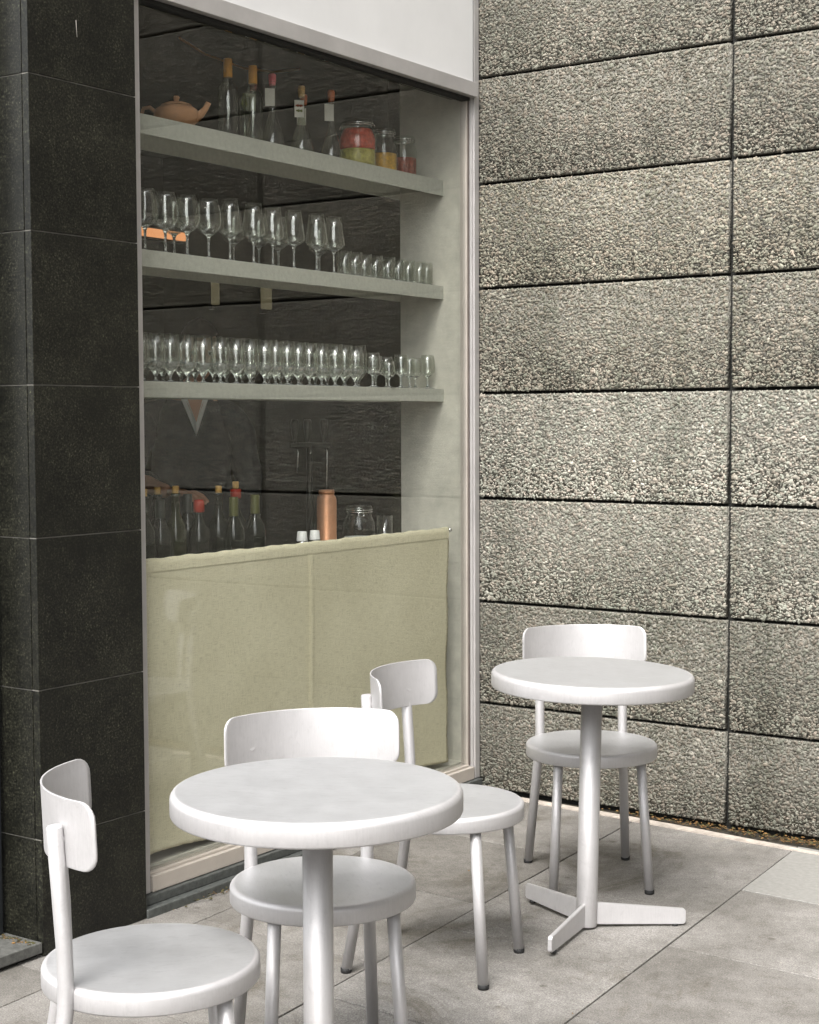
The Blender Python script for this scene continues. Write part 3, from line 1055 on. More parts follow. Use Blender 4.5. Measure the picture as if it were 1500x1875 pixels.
sm = cl.modifiers.new('thickness', 'SOLIDIFY'); sm.thickness = .0009; sm.offset = -1
hb = BM()
prevr = None
for i in range(NU + 1):
    y = y_l + (y_r + .001 - y_l) * i / NU
    ring = []
    dz = .0012 * math.sin(i * .35) + .001 * math.sin(i * .9)
    for (dx, z) in ((-.0525, 1.008), (-.0518, 1.030 + dz), (-.0535, 1.044 + dz), (-.0580, 1.0485 + dz), (-.0645, 1.046 + dz), (-.0680, 1.036), (-.0670, 1.008)):
        ring.append(hb.verts.new((dx, y, z)))
    if prevr:
        for k in range(len(ring) - 1):
            f = hb.faces.new((prevr[k], ring[k], ring[k + 1], prevr[k + 1])); f.smooth = True
    prevr = ring
obj('rod_pocket', hb, M['linen_pale'], curtain)
sb = BM()
pr_ = None
for j in range(61):
    v = j / 60
    z = 1.007 + (.125 - 1.007) * v
    yc = -1.000 + .002 * math.sin(v * 9)
    q = [sb.verts.new((-.0512 - .002 * v, yc - .013, z)), sb.verts.new((-.0500 - .002 * v, yc, z)), sb.verts.new((-.0512 - .002 * v, yc + .013, z))]
    if pr_:
        for k in range(2):
            f = sb.faces.new((pr_[k], q[k], q[k + 1], pr_[k + 1])); f.smooth = True
    pr_ = q
obj('pale_stripe', sb, M['linen_pale'], curtain)  # paler strip running down the cloth
tb = BM()
rr = random.Random(8)
for k in range(130):
    z = rr.uniform(.13, 1.0)
    v = (zt - z) / (zt - .116)
    edge = .006 * math.sin(v * 7.5 + .4) * v + .004 * math.sin(v * 19) - .012 * v
    y = y_r + edge
    add_tube(tb, [(-.058 - .012 * v, y - .004, z), (-.058 - .012 * v + rr.uniform(-.002, .002), y + rr.uniform(.002, .009), z + rr.uniform(-.004, .004))], .0005, 4)
tag(obj('fringe', tb, M['linen'], curtain), None, None, kind='stuff')

# ------------------------------------------------------------------ glassware
def prof_shell(pts):
    return pts

def make_glass(kind, label, loc, group):
    t = thing('wine_glass' if kind != 'tumbler' else 'tumbler', label, 'wine glass' if kind != 'tumbler' else 'tumbler', loc, 0, group)
    if kind == 'wide':
        bowl = [(.006, .078), (.018, .082), (.032, .092), (.041, .108), (.0435, .124), (.0415, .150), (.036, .176), (.0305, .194), (.0295, .194), (.035, .176), (.0405, .150), (.0425, .124), (.040, .109), (.031, .0945), (.016, .085), (0, .083)]
        stem = [(0, 0), (.036, 0), (.0365, .0015), (.012, .005), (.0045, .012), (.0038, .04), (.0045, .066), (.0085, .077), (.016, .0815), (0, .0828)]
    elif kind == 'tapered':
        bowl = [(.005, .080), (.020, .085), (.034, .094), (.0385, .101), (.0365, .120), (.031, .160), (.0265, .197), (.0257, .197), (.030, .160), (.0355, .120), (.0372, .1025), (.032, .0965), (.018, .0885), (0, .086)]
        stem = [(0, 0), (.036, 0), (.0365, .0015), (.012, .005), (.0042, .012), (.0032, .04), (.0040, .068), (.0075, .0785), (.018, .0842), (0, .0858)]
    elif kind == 'flute':        # conical stub foot, tall straight cup
        bowl = [(.0105, .030), (.0300, .054), (.0325, .064), (.0318, .090), (.0292, .150), (.0284, .150), (.0309, .090), (.0312, .066), (.0, .061)]
        stem = [(0, 0), (.028, 0), (.0285, .0015), (.010, .004), (.0045, .009), (.0042, .018), (.0095, .0285), (.0292, .0535), (.0310, .0655), (0, .0605)]
    elif kind == 'small':
        bowl = [(.005, .044), (.018, .048), (.0275, .060), (.0285, .072), (.0260, .096), (.0225, .118), (.0217, .118), (.0252, .096), (.0276, .072), (.0264, .061), (.016, .051), (0, .049)]
        stem = [(0, 0), (.026, 0), (.0265, .0015), (.010, .004), (.0042, .009), (.0036, .025), (.0045, .037), (.008, .0435), (.016, .0475), (0, .0487)]
    else:
        bowl = [(.022, .004), (.0255, .009), (.0272, .090), (.0267, .090), (.0250, .010), (0, .009)]
        stem = [(0, 0), (.0225, 0), (.0250, .003), (.0252, .0075), (0, .0088)]
    obj('bowl', lathe(bowl, 28), M['bowl'], t)
    obj('stem' if kind != 'tumbler' else 'base', lathe(stem, 24), M['stem'], t)
    return t

def row_of(kind, items, z, group):
    root = None
    for (x, y, label, sc) in items:
        x += random.uniform(-.006, .006); y += random.uniform(-.005, .005)
        if root is None:
            root = make_glass(kind, label, (x, y, z), group)
            root.scale = (sc, sc, sc)
            root.rotation_euler = (0, 0, random.uniform(0, 6))
        else:
            dup(root, (x, y, z), random.uniform(0, 6), label, group, (sc, sc, sc))

z2, z3 = 1.9852, 1.5842
row_of('wide', [(-.20, -1.620, 'wide bowled wine glass on the middle shelf, cut off by the window jamb', 1.0),
                (-.20, -1.530, 'wide bowled wine glass on the middle shelf, in front of the orange lamp strip', 1.0),
                (-.27, -1.415, 'wide bowled wine glass on the middle shelf, tucked behind its wide neighbours', 1.0),
                (-.20, -1.430, 'wide bowled wine glass on the middle shelf, third from the window jamb', 1.0),
                (-.20, -1.335, 'wide bowled wine glass on the middle shelf, next to the first tapered glass', 1.0)], z2,
       'wide wine glasses on the middle shelf')
tl = ['first', 'second', 'third', 'fourth', 'fifth', 'sixth']
row_of('tapered', [(-.20, y, ('tall tapered wine glass on the middle shelf, %s in the front row from the left' % tl[i]) if i < 5 else
                    'tall tapered wine glass at the right end of its row, beside the tumblers', 1.04)
                   for i, y in enumerate([-1.226, -1.108, -1.004, -.884, -.766, -.664])], z2, 'tapered wine glasses on the middle shelf')
row_of('tapered', [(-.29, y, 'tapered wine glass in the back row of the middle shelf, half hidden', 0.97)
                   for y in (-1.095, -.975, -.868, -.640)], z2, 'tapered wine glasses in the back row')
row_of('tumbler', [(-.205, y, 'straight clear tumbler in the front row at the right end of the middle shelf', 1.0)
                   for y in (-.595, -.530, -.463, -.394, -.326, -.257, -.189, -.122, -.062)], z2, 'tumblers in the front row of the middle shelf')
row_of('tumbler', [(-.275, y, 'straight clear tumbler in the back row at the right end of the middle shelf', 1.03)
                   for y in (-.515, -.447, -.378, -.308, -.238, -.170, -.103)], z2, 'tumblers in the back row of the middle shelf')
row_of('flute', [(-.195, y, 'tall straight glass with pointed base in the front row of the lowest shelf', 1.0)
                 for y in (-1.668, -1.594, -1.518, -1.442, -1.364, -1.287, -1.212, -1.138, -1.070, -1.003, -.938, -.872, -.806, -.740, -.674, -.608, -.542)], z3,
       'pointed glasses in the front row of the lowest shelf')
row_of('flute', [(-.285, y, 'tall straight glass with pointed base in the back row of the lowest shelf', 1.06)
                 for y in (-1.620, -1.545, -1.465, -1.386, -1.307, -1.229, -1.152, -1.079, -1.010, -.942, -.876, -.809, -.743, -.676, -.611, -.546, -.480, -.415)], z3,
       'pointed glasses in the back row of the lowest shelf')
row_of('small', [(-.175, -.470, 'small round wine glass beside the end of the pointed front row on the lowest shelf', 1.08),
                 (-.21, -.405, 'small round wine glass, second from the pointed glasses on the lowest shelf', 1.0),
                 (-.165, -.378, 'shortest small round wine glass close to the front lip of the lowest shelf', .82),
                 (-.22, -.318, 'small round wine glass before the dark edge of the plaster panel on the lowest shelf', 1.0),
                 (-.19, -.268, 'small round wine glass overlapping the dark edge of the plaster panel', 1.08),
                 (-.20, -.198, 'small round wine glass standing wholly before the plaster panel, left of a close pair', 1.0),
                 (-.20, -.138, 'small round wine glass at the right of the close pair before the plaster panel', 1.0),
                 (-.20, -.066, 'small round wine glass standing last and alone at the panel end of the lowest shelf', 1.12)], z3,
       'small wine glasses at the right end of the lowest shelf')

# ------------------------------------------------------------------ top shelf: teapot, bottles, jars
z1 = 2.3942
tp = thing('teapot', 'brown clay teapot with lid and short spout at the left end of the top shelf', 'teapot', (-.235, -1.440, z1), R(35))
obj('body', lathe([(0, 0), (.040, 0), (.046, .004), (.066, .022), (.073, .042), (.068, .058), (.052, .069), (.030, .073), (0, .073)], 36), M['clay'], tp)
ld = obj('lid', lathe([(.050, .0705), (.048, .075), (.030, .082), (.010, .085), (.0075, .089), (.010, .094), (.011, .099), (.007, .103), (0, .104)], 28), M['clay'], tp)
b = BM(); add_tube(b, [(.058, 0, .034), (.078, 0, .046), (.092, 0, .062), (.103, 0, .082)], [.017, .0125, .0095, .0085], 14)
obj('spout', b, M['clay'], tp)
b = BM(); add_tube(b, [(-.066, 0, .052), (-.085, 0, .068), (-.105, 0, .064), (-.112, 0, .044), (-.100, 0, .022), (-.066, 0, .020)], .0065, 12)
obj('handle', b, M['clay'], tp)

def tag_card(parent, z, w, h, marks, off=-.004, x=.030, yoff=-.012):
    b = BM()
    add_box(b, x, x + .0012, yoff - w / 2, yoff + w / 2, z - h, z, .0004)
    card = obj('paper_tag', b, M['paper'], parent)
    if marks:
        b = BM()
        for k in range(5):
            yy = yoff - w / 2 + w * (.22 + .14 * k)
            add_box(b, x + .00125, x + .0017, yy - .003, yy + .003, z - h * (.36 + .03 * (k % 2)), z - h * (.27 - .02 * (k % 2)))
        obj('red_mark', b, M['print_red'], card)
        b = BM()
        for k in range(4):
            yy = yoff - w / 2 + w * (.28 + .15 * k)
            add_box(b, x + .00125, x + .0017, yy - .0035, yy + .0035, z - h * (.66 + .03 * (k % 2)), z - h * (.56 - .02 * (k % 2)))
        obj('green_mark', b, M['print_green'], card)
    return card

def straight_bottle(loc, label):
    t = thing('spirit_bottle', label, 'bottle', loc, 0, 'clear bottles on the top shelf')
    obj('glass', lathe([(0, 0), (.030, 0), (.033, .004), (.033, .155), (.030, .172), (.018, .190), (.0135, .200), (.0125, .262), (0, .262)], 32), M['bottle_clear'], t)
    obj('wax_seal', lathe([(.0128, .205), (.0148, .206), (.0148, .262), (.0135, .266), (0, .267)], 24), M['wax'], t)
    obj('base', lathe([(0, .001), (.029, .001), (.031, .006), (.030, .010), (0, .014)], 24), M['stem'], t)
    return t
b1 = straight_bottle((-.235, -1.190, z1), 'clear spirit bottle with yellow wax neck, standing next to the teapot')
b2 = dup(b1, (-.235, -1.063, z1), 0, 'clear spirit bottle with yellow wax neck, between another and the white tagged flask')

def flask(loc, label, cap, marks, h=0.228, liquid=None):
    t = thing('flask_bottle', label, 'bottle', loc, R(-40), 'clear bottles on the top shelf')
    obj('glass', lathe([(0, 0), (.034, 0), (.040, .006), (.041, .020), (.036, .050), (.024, .086), (.015, .112), (.0115, .132), (.0110, h - .02), (.0122, h - .018), (.0122, h - .010), (0, h - .010)], 32), M['bottle_clear'], t)
    obj('stopper', lathe([(.0105, h - .028), (.0128, h - .012), (.0135, h + .004), (.011, h + .011), (0, h + .013)], 20), cap, t)
    tag_card(t, h - .042, .034, .060, marks, x=.0175)
    return t
f1 = flask((-.235, -.960, z1), 'conical clear flask with pink stopper and blank white tag on the top shelf', M['pink_cap'], False, .246)
f2 = flask((-.235, -.800, z1), 'conical clear flask with cork and a printed cream tag on the top shelf', M['cork'], True, .232)
f3 = flask((-.235, -.628, z1), 'conical clear flask with orange stopper beside the tallest pickle jar', M['orange_cap'], False, .246)
f4 = flask((-.300, -.985, z1), 'clear flask with red stopper half hidden behind a yellow waxed bottle', M['red_cap'], False, .232)
f5 = flask((-.305, -.700, z1), 'clear flask with orange stopper hidden behind the flask with the printed tag', M['orange_cap'], False, .228)
gg = thing('garnish_glass', 'tall narrow glass with a green leaf behind the second yellow waxed bottle', 'glass', (-.275, -1.060, z1))
obj('bowl', lathe([(0, .004), (.0165, .003), (.019, .006), (.0195, .168), (.0187, .168), (.018, .010), (0, .009)], 24), M['bowl'], gg)
b = BM()
for k in range(5):
    a = k * 1.3
    vs = [b.verts.new(p) for p in ((0, 0, .12), (.012 * math.cos(a), .012 * math.sin(a), .145), (.004 * math.cos(a), .004 * math.sin(a), .182), (-.006 * math.sin(a), .006 * math.cos(a), .150))]
    b.faces.new(vs)
obj('leaf', b, M['leafgreen'], gg)

def clip_jar(name, label, loc, rad, h, layers, rot=0):
    t = thing(name, label, 'jar', loc, rot, 'clip top jars')
    rn = rad * .80
    obj('glass', lathe([(0, 0), (rad * .92, 0), (rad, .006), (rad, h * .60), (rad * .96, h * .68), (rn, h * .78), (rn * .98, h * .86), (rn * 1.03, h * .865), (rn * 1.03, h * .88), (0, h * .88)], 36), M['jar_glass'], t)
    lid = obj('lid', lathe([(rn * 1.04, h * .885), (rn * 1.05, h * .93), (rn * .98, h * .975), (rn * .6, h), (0, h * 1.0)], 32), M['jar_glass'], t)
    b = BM()
    def hoop(z, r):
        pts = [(r * math.cos(2 * math.pi * k / 32), r * math.sin(2 * math.pi * k / 32), z) for k in range(33)]
        add_tube(b, pts, .0013, 6, cap=False)
    hoop(h * .865, rn * 1.05); hoop(h * .90, rn * 1.07)
    add_tube(b, [(rn * 1.06, -.010, h * .90), (rn * 1.16, -.010, h * .80), (rn * 1.16, .010, h * .80), (rn * 1.06, .010, h * .90)], .0013, 6)
    add_tube(b, [(-rn * 1.06, -.010, h * .90), (-rn * 1.16, -.010, h * .86), (-rn * 1.16, .010, h * .86), (-rn * 1.06, .010, h * .90)], .0013, 6)
    obj('wire_clip', b, M['steel'], t)
    z = .006
    for nm, mt, hh in layers:
        z1_ = hh * h
        r0 = rad - .0045
        def rr_(zz):
            q = zz / h
            return r0 if q < .60 else (r0 * (1 - (q - .60) * 1.0))
        pf = [(0, z)] + [(rr_(z + (z1_ - z) * k / 6), z + (z1_ - z) * k / 6) for k in range(7)] + [(0, z1_ + .003)]
        obj(nm, lathe(pf, 36), mt, t)
        z = z1_ + .0032
    return t
clip_jar('clip_jar', 'large clip top jar of red pickles over yellow green pickles on the top shelf', (-.235, -.470, z1), .070, .176, [('green_filling', M['jar_lime'], .36), ('red_filling', M['jar_red'], .79)], R(-150))
clip_jar('clip_jar', 'clip top jar half full of golden yellow pickles on the top shelf', (-.235, -.302, z1), .052, .168, [('yellow_filling', M['jar_yellow'], .43)], R(-20))
clip_jar('clip_jar', 'clip top jar half full of dark red pickles, nearest the plaster panel', (-.235, -.168, z1), .050, .160, [('red_filling', M['jar_dark'], .46)], R(-30))

# ------------------------------------------------------------------ counter with wine bottles
ct = thing('bar_counter', 'dark bar counter behind the linen curtain carrying the wine bottles', 'counter', (0, 0, 0))
obj('worktop', bx(-0.78, -0.16, -1.85, -0.035, 0.885, 0.925, .003), M['counter'], ct)
obj('base_unit', bx(-0.74, -0.20, -1.84, -0.040, 0.0, 0.8845), M['counter'], ct)
zc = 0.9252
def wine_bottle(loc, label, top, h=.305, green=False):
    t = thing('wine_bottle', label, 'wine bottle', loc, 0, 'wine bottles on the counter')
    k = h / .305
    obj('glass', lathe([(0, 0), (.034, 0), (.0375, .004 * k), (.0375, .170 * k), (.035, .190 * k), (.022, .218 * k), (.0148, .236 * k), (.0142, .292 * k), (.0155, .293 * k), (.0155, .302 * k), (.012, .305 * k), (0, .304 * k)], 32), M['bottle_green' if green else 'bottle_dark'], t)
    if top in ('cork', 'cork_ring'):
        obj('cork', lathe([(0, .295 * k), (.0105, .297 * k), (.0115, .305 * k + .022), (.0095, .305 * k + .024), (0, .305 * k + .024)], 16), M['cork'], t)
        if top == 'cork_ring':
            obj('neck_ring', lathe([(.0150, .270 * k), (.0185, .271 * k), (.0190, .300 * k), (.0155, .3035 * k)], 20), M['red_cap'], t)
    elif top == 'foil':
        obj('foil', lathe([(.0158, .236 * k), (.0160, .302 * k), (.0150, .307 * k), (0, .308 * k)], 20), M['foil'], t)
    elif top == 'red':
        obj('cap', lathe([(.0160, .262 * k), (.0185, .264 * k), (.0185, .298 * k), (.0150, .309 * k), (0, .311 * k)], 20), M['red_cap'], t)
    else:
        obj('foil', lathe([(.0158, .240 * k), (.0160, .302 * k), (.0150, .307 * k), (0, .308 * k)], 20), M['black_foil'], t)
    return t
wine_bottle((-.30, -1.545, zc), 'dark wine bottle with cork, cut off by the window jamb', 'cork', .296)
wine_bottle((-.36, -1.420, zc), 'dark wine bottle with cork, second from the window jamb', 'cork', .296)
wine_bottle((-.30, -1.398, zc), 'olive green wine bottle with cork in front of the raised hand', 'cork', .300, True)
wine_bottle((-.30, -1.470, zc), 'dark wine bottle with black foil between the corked ones near the jamb', 'black', .280)
wine_bottle((-.42, -1.210, zc), 'dark wine bottle with black foil standing behind the red capped bottle', 'black', .285)
wine_bottle((-.30, -1.285, zc), 'dark wine bottle with bright red cap below the fingers', 'red', .270)
wine_bottle((-.31, -1.175, zc), 'dark wine bottle with plain cork right of the red capped bottle', 'cork', .292)
wine_bottle((-.26, -1.155, zc), 'dark wine bottle with olive foil, just left of the bottle with a red ring', 'foil', .276)
wine_bottle((-.34, -1.052, zc), 'dark round shouldered bottle with cork and red neck ring', 'cork_ring', .302)
wine_bottle((-.28, -1.020, zc), 'dark wine bottle with olive foil at the right end of the bottle row', 'foil', .278)

cp = thing('copper_canister', 'tall copper canister with stepped neck on the counter', 'canister', (-.36, -.510, zc))
obj('body', lathe([(0, 0), (.036, 0), (.0375, .003), (.0375, .085), (.0382, .086), (.0382, .089), (.0375, .090), (.0375, .238), (.034, .250), (.029, .256), (.029, .262), (.0305, .263), (.0305, .268), (.029, .269), (.0285, .276), (0, .277)], 40), M['copper'], cp)
def cap_bottle(loc, label):
    t = thing('capped_bottle', label, 'bottle', loc, 0, 'small silver bottles with white caps')
    obj('body', lathe([(0, 0), (.023, 0), (.025, .003), (.025, .090), (.0215, .105), (.0185, .110), (0, .110)], 28), M['steel'], t)
    obj('cap', lathe([(.0195, .1105), (.0195, .113), (.0165, .141), (.0150, .143), (0, .143)], 28), M['white_plastic'], t)
    return t
cbt = cap_bottle((-.22, -.835, zc), 'small silver bottle with white cap, farther from the copper canister')
dup(cbt, (-.22, -.762, zc), 0, 'small silver bottle with white cap, right beside the copper canister')
cj = clip_jar('clip_jar', 'large empty clip top glass jar on the counter right of the copper canister', (-.33, -.345, zc), .062, .215, [('sugar_filling', M['white_plastic'], .42)], R(-45))
tm = thing('counter_tumbler', 'straight clear glass on the counter between the clip jar and the plaster panel', 'tumbler', (-.31, -.205, zc))
obj('bowl', lathe([(0, .006), (.026, .004), (.030, .010), (.032, .165), (.0312, .165), (.029, .012), (0, .011)], 28), M['bowl'], tm)

# beer tap rail
tr = thing('tap_rail', 'dark draught tap rail with three handles and thin spouts above the copper canister', 'tap', (-.60, -.300, 0))
b = BM()
add_tube(b, [(0, -.14, 1.366), (0, .12, 1.362)], .011, 12)
add_tube(b, [(0, -.01, .925), (0, -.01, 1.362)], .012, 12)
obj('rail', b, M['dark_metal'], tr)
for yy in (-.10, -.02, .085):
    b = BM(); add_lathe(b, [(0, 1.375), (.006, 1.375), (.008, 1.39), (.015, 1.43), (.0165, 1.455), (.012, 1.467), (0, 1.468)], 16, 0, yy, 0)
    obj('tap_handle', b, M['dark_metal'], tr)
for yy, zl in ((-.10, 1.26), (-.02, 1.33), (.085, 1.13)):
    b = BM(); add_tube(b, [(.012, yy, 1.352), (.016, yy, 1.335), (.014, yy - .004, zl)], .0024, 8)
    obj('spout', b, M['steel'], tr)

# lamps and cable deep in the room
ls = thing('strip_lamp', 'glowing orange strip lamp deep in the room behind the wide wine glasses', 'lamp', (-3.0, 1.40, 2.525))
obj('diffuser', bx(-.04, .0, -.30, .22, -.022, .022, .004), M['lamp'], ls)
obj('housing', bx(-.09, -.042, -.32, .24, -.035, .035, .004), M['dark_metal'], ls)
for yy, w, lab in ((1.86, .045, 'narrow dim wall lamp glowing under the middle shelf, left one'), (2.33, .075, 'wider dim wall lamp glowing under the middle shelf, right one')):
    wl_ = thing('wall_lamp', lab, 'lamp', (-3.0, yy, 2.225), 0, 'dim wall lamps deep in the room')
    obj('shade', bx(-.03, 0, -w / 2, w / 2, -.075, .075, .004), M['lamp_dim'], wl_)
    obj('bracket', bx(-.06, -.0305, -w / 4, w / 4, -.10, -.02), M['dark_metal'], wl_)
cbm = BM()
add_tube(cbm, [(-1.6, .05, 3.16), (-1.6, .22, 3.120), (-1.6, .48, 3.105), (-1.6, .70, 3.125), (-1.6, .90, 3.175)], .006, 8)
tag(obj('hanging_cable', cbm, M['cable']), 'thin orange cable sagging across the dark room above the waxed bottles', 'cable')

# ------------------------------------------------------------------ person behind the shelves
def skin(name, verts, edges, mat, parent, sub=2, root=0):
    me = bpy.data.meshes.new(name)
    me.from_pydata([v[0] for v in verts], edges, [])
    o = bpy.data.objects.new(name, me)
    C.objects.link(o)
    mo = o.modifiers.new('skin', 'SKIN')
    mo.use_smooth_shade = True
    o.modifiers.new('sub', 'SUBSURF').levels = sub
    o.modifiers['sub'].render_levels = sub
    for i, v in enumerate(verts):
        sv = me.skin_vertices[0].data[i]
        r = v[1]
        sv.radius = r if isinstance(r, tuple) else (r, r)
        sv.use_root = (i == root)
    bpy.context.view_layer.update()
    dg = bpy.context.evaluated_depsgraph_get()
    me2 = bpy.data.meshes.new_from_object(o.evaluated_get(dg))
    bpy.data.objects.remove(o)
    me2.name = name
    me2.materials.clear()
    me2.materials.append(mat)
    for p in me2.polygons: p.use_smooth = True
    if parent is None:
        return me2
    o2 = bpy.data.objects.new(name, me2)
    C.objects.link(o2)
    o2.parent = parent
    return o2

# local frame: +x is the way the person faces, +y their left, z up
pe = thing('person', 'person in dark navy top with white collar, reaching over the wine bottles behind the shelves', 'person', (-1.03, -.523, 0.0), R(-40))
H0 = 1.03
def P3(x, y, z): return (x, y, z * H0)
bv = [(P3(0, 0, .97), (.105, .15)), (P3(0, 0, 1.12), (.095, .14)), (P3(.01, 0, 1.30), (.105, .165)), (P3(0, 0, 1.43), (.085, .13)), (P3(.005, 0, 1.50), .056), (P3(.025, .022, 1.60), .054),
      (P3(0, .18, 1.43), .056), (P3(-.02, .235, 1.17), .042), (P3(.10, .20, .95), .034), (P3(.15, .18, .90), .028),
      (P3(0, -.18, 1.43), .056), (P3(.10, -.27, 1.22), .043), (P3(.30, -.16, 1.165), .033), (P3(.345, -.125, 1.160), (.028, .022)),
      (P3(0, .10, .90), .085), (P3(.01, .11, .50), .058), (P3(-.01, .11, .09), .040), (P3(.10, .12, .04), .036),
      (P3(0, -.10, .90), .085), (P3(.01, -.11, .50), .058), (P3(-.01, -.11, .09), .040), (P3(.10, -.12, .04), .036)]
be = [(0, 1), (1, 2), (2, 3), (3, 4), (4, 5), (3, 6), (6, 7), (7, 8), (8, 9), (3, 10), (10, 11), (11, 12), (12, 13), (0, 14), (14, 15), (15, 16), (16, 17), (0, 18), (18, 19), (19, 20), (20, 21)]
body_me = skin('body', bv, be, M['skin'], None)
bb = BM(); bb.from_mesh(body_me)
# head
hd = BM(); bmesh.ops.create_uvsphere(hd, u_segments=40, v_segments=28, radius=1.0)
for v in hd.verts:
    x, y, z = v.co
    sx = .095 if x > 0 else .098
    w = .074 * (1.0 if z > -.1 else 1 - .30 * (-.1 - z))
    nx, ny, nz = x * sx, y * w, z * .118
    if x > 0 and z < -.35: nx *= 1 + .10 * (-z - .35)
    # nose, brow, eye sockets, lips
    if x > 0:
        nose = math.exp(-((y * w) / .010) ** 2) * math.exp(-((nz + .018) / .020) ** 2)
        bridge = math.exp(-((y * w) / .008) ** 2) * math.exp(-((nz - .008) / .022) ** 2)
        sock = sum(math.exp(-((y * w - s * .030) / .015) ** 2 - ((nz - .008) / .011) ** 2) for s in (1, -1))
        mouth = math.exp(-((y * w) / .020) ** 2 - ((nz + .054) / .008) ** 2)
        nx += .022 * nose + .010 * bridge - .009 * sock + .004 * mouth
    v.co = Vector((nx, ny, nz))
for f in hd.faces: f.smooth = True
hc = Vector((.045, .030, 1.685 * H0))
hm = Matrix.Translation(hc) @ Matrix.Rotation(R(12), 4, 'Y')
join(bb, hd, 0, hm)
def skin_hand(wrist, fwdv, upv, sidev, s):
    fwdv, upv, sidev = Vector(fwdv).normalized(), Vector(upv).normalized(), Vector(sidev).normalized()
    W = Vector(wrist)
    out = []
    pv = [(W, (.024 * s, .018 * s)), (W + fwdv * .045 * s, (.036 * s, .016 * s)), (W + fwdv * .085 * s, (.038 * s, .014 * s))]
    out.append(skin('hand', [(tuple(a), b) for a, b in pv], [(0, 1), (1, 2)], M['skin'], None))
    for k, (off, L) in enumerate(((.030, .070), (.010, .080), (-.011, .075), (-.030, .058))):
        b0 = W + fwdv * .075 * s + sidev * off * s
        b1 = W + fwdv * .098 * s + sidev * off * 1.08 * s
        b2 = b1 + (fwdv * .86 - upv * .28 + sidev * off * 1.5).normalized() * L * .5 * s
        b3 = b2 + (fwdv * .70 - upv * .60).normalized() * L * .5 * s
        out.append(skin('finger', [(tuple(b0), .0085 * s), (tuple(b1), .0092 * s), (tuple(b2), .0082 * s), (tuple(b3), .0066 * s)], [(0, 1), (1, 2), (2, 3)], M['skin'], None))
    t0 = W + fwdv * .030 * s + sidev * .024 * s
    t1 = t0 + (fwdv * .6 + sidev * .8 - upv * .2).normalized() * .040 * s
    t2 = t1 + (fwdv * .9 + sidev * .3 - upv * .35).normalized() * .034 * s
    t3 = t2 + (fwdv * 1.0 - upv * .3).normalized() * .024 * s
    out.append(skin('thumb', [(tuple(t0), .012 * s), (tuple(t1), .0105 * s), (tuple(t2), .0092 * s), (tuple(t3), .0075 * s)], [(0, 1), (1, 2), (2, 3)], M['skin'], None))
    return out
parts_ = skin_hand(P3(.335, -.135, 1.160), (.72, .69, -.02), (0, 0, 1), (-.69, .72, 0), 1.05)
parts_ += skin_hand(P3(.15, .18, .905), (.6, -.1, -.75), (.75, 0, .6), (.1, -1, 0), 1.05)
for mm in parts_:
    q = BM(); q.from_mesh(mm); join(bb, q, 0)
# ears
for s in (1, -1):
    e = BM(); bmesh.ops.create_uvsphere(e, u_segments=12, v_segments=8, radius=1.0)
    for v in e.verts: v.co = Vector((v.co.x * .017, v.co.y * .008, v.co.z * .031))
    for f in e.faces: f.smooth = True
    join(bb, e, 0, hm @ Matrix.Translation((-.008, s * .075, -.008)))
for f in bb.faces: f.smooth = True
for f in bb.faces:
    c = f.calc_center_median()
    if (.86 < c.z < 1.535 and not c.x > .225 and not (abs(c.y) > .14 and c.z < 1.0)) or c.z < .98 and c.z > .10 and abs(c.y) < .165 and c.x < .14:
        f.material_index = 1                                          # cloth under the jacket and trousers
body = obj('body', bb, [M['skin'], M['navy']], pe)
for s in (1, -1):
    e = BM(); bmesh.ops.create_uvsphere(e, u_segments=16, v_segments=10, radius=.012)
    join_b = BM(); join(join_b, e, 0, hm @ Matrix.Translation((.076, s * .030, .008)))
    e2 = BM(); bmesh.ops.create_uvsphere(e2, u_segments=12, v_segments=8, radius=.0062)
    join(join_b, e2, 1, hm @ Matrix.Translation((.0835, s * .030, .008)))
    for f in join_b.faces: f.smooth = True
    obj('eye', join_b, [M['eye_white'], M['eye_dark']], pe)
lp = BM(); e = BM(); bmesh.ops.create_uvsphere(e, u_segments=16, v_segments=8, radius=1.0)
for v in e.verts: v.co = Vector((v.co.x * .006, v.co.y * .022, v.co.z * .0075))
join(lp, e, 0, hm @ Matrix.Translation((.0845, 0, -.055)))
obj('mouth', lp, M['lip'], pe)
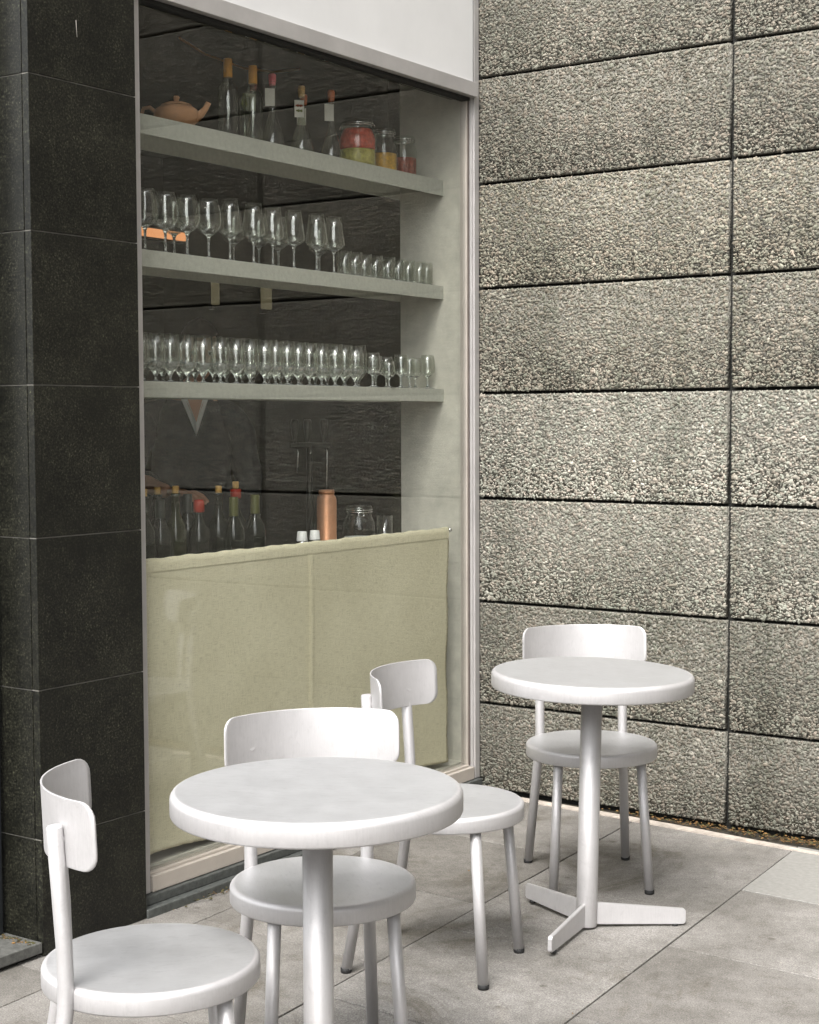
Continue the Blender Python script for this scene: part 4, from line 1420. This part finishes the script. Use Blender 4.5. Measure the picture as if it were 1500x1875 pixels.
# hair cap with a fringe line
hr = BM(); bmesh.ops.create_uvsphere(hr, u_segments=40, v_segments=28, radius=1.0)
kill = []
for v in hr.verts:
    x, y, z = v.co
    line = .52 if x > .35 else (.52 - (0.35 - x) * 1.15)
    if z < max(-.55, line): kill.append(v)
    v.co = Vector((x * .105 - .004, y * .084, z * .128 + .004)) * (1 + .015 * math.sin(y * 40 + x * 17))
bmesh.ops.delete(hr, geom=kill, context='VERTS')
h2 = BM(); join(h2, hr, 0, hm)
for f in h2.faces: f.smooth = True
ho = obj('hair', h2, M['hair'], pe)
so = ho.modifiers.new('thickness', 'SOLIDIFY'); so.thickness = .012
# clothing grown from the body surface
def garment(name, keep, off):
    b = BM(); b.from_mesh(body_me)
    b.normal_update()
    kill = [f for f in b.faces if not keep(f.calc_center_median())]
    bmesh.ops.delete(b, geom=kill, context='FACES')
    rr2 = random.Random(2)
    for v in b.verts:
        v.co = v.co + v.normal * (off + .004 * math.sin(v.co.z * 45 + v.co.y * 30))
    for f in b.faces: f.smooth = True
    o = obj(name, b, M['navy'], pe)
    q = o.modifiers.new('thickness', 'SOLIDIFY'); q.thickness = .003
    return o
garment('jacket', lambda c: .86 < c.z < 1.535 and not (c.x > .225) and not (abs(c.y) > .14 and c.z < 1.0), .018)
garment('trousers', lambda c: .10 < c.z < .98 and abs(c.y) < .165 and c.x < .14, .014)
# white V collar and the skin it frames
def vband(mat, name, y_in, y_out, x, zt_, zb_in, zb_out):
    b = BM()
    for s in (1, -1):
        p = [(x - .030, s * y_in, zt_), (x - .045, s * y_out, zt_ + .012), (x, 0, zb_out), (x + .004, 0, zb_in)]
        vsf = [b.verts.new(q) for q in p]
        vsb = [b.verts.new((q[0] - .006, q[1], q[2])) for q in p]
        b.faces.new(vsf); b.faces.new(list(reversed(vsb)))
        for k in range(4):
            b.faces.new((vsf[k], vsb[k], vsb[(k + 1) % 4], vsf[(k + 1) % 4]))
    return obj(name, b, mat, pe)
vband(M['white_cloth'], 'collar', .034, .062, .152, 1.560, 1.455, 1.405)
b = BM()
vs = [b.verts.new(p) for p in ((.110, -.050, 1.580), (.110, .050, 1.580), (.1535, 0, 1.450))]
vs2 = [b.verts.new((v.co.x - .03, v.co.y, v.co.z)) for v in vs]
b.faces.new(vs); b.faces.new(list(reversed(vs2)))
for k in range(3): b.faces.new((vs[k], vs2[k], vs2[(k + 1) % 3], vs[(k + 1) % 3]))
obj('neckline', b, M['skin'], pe)
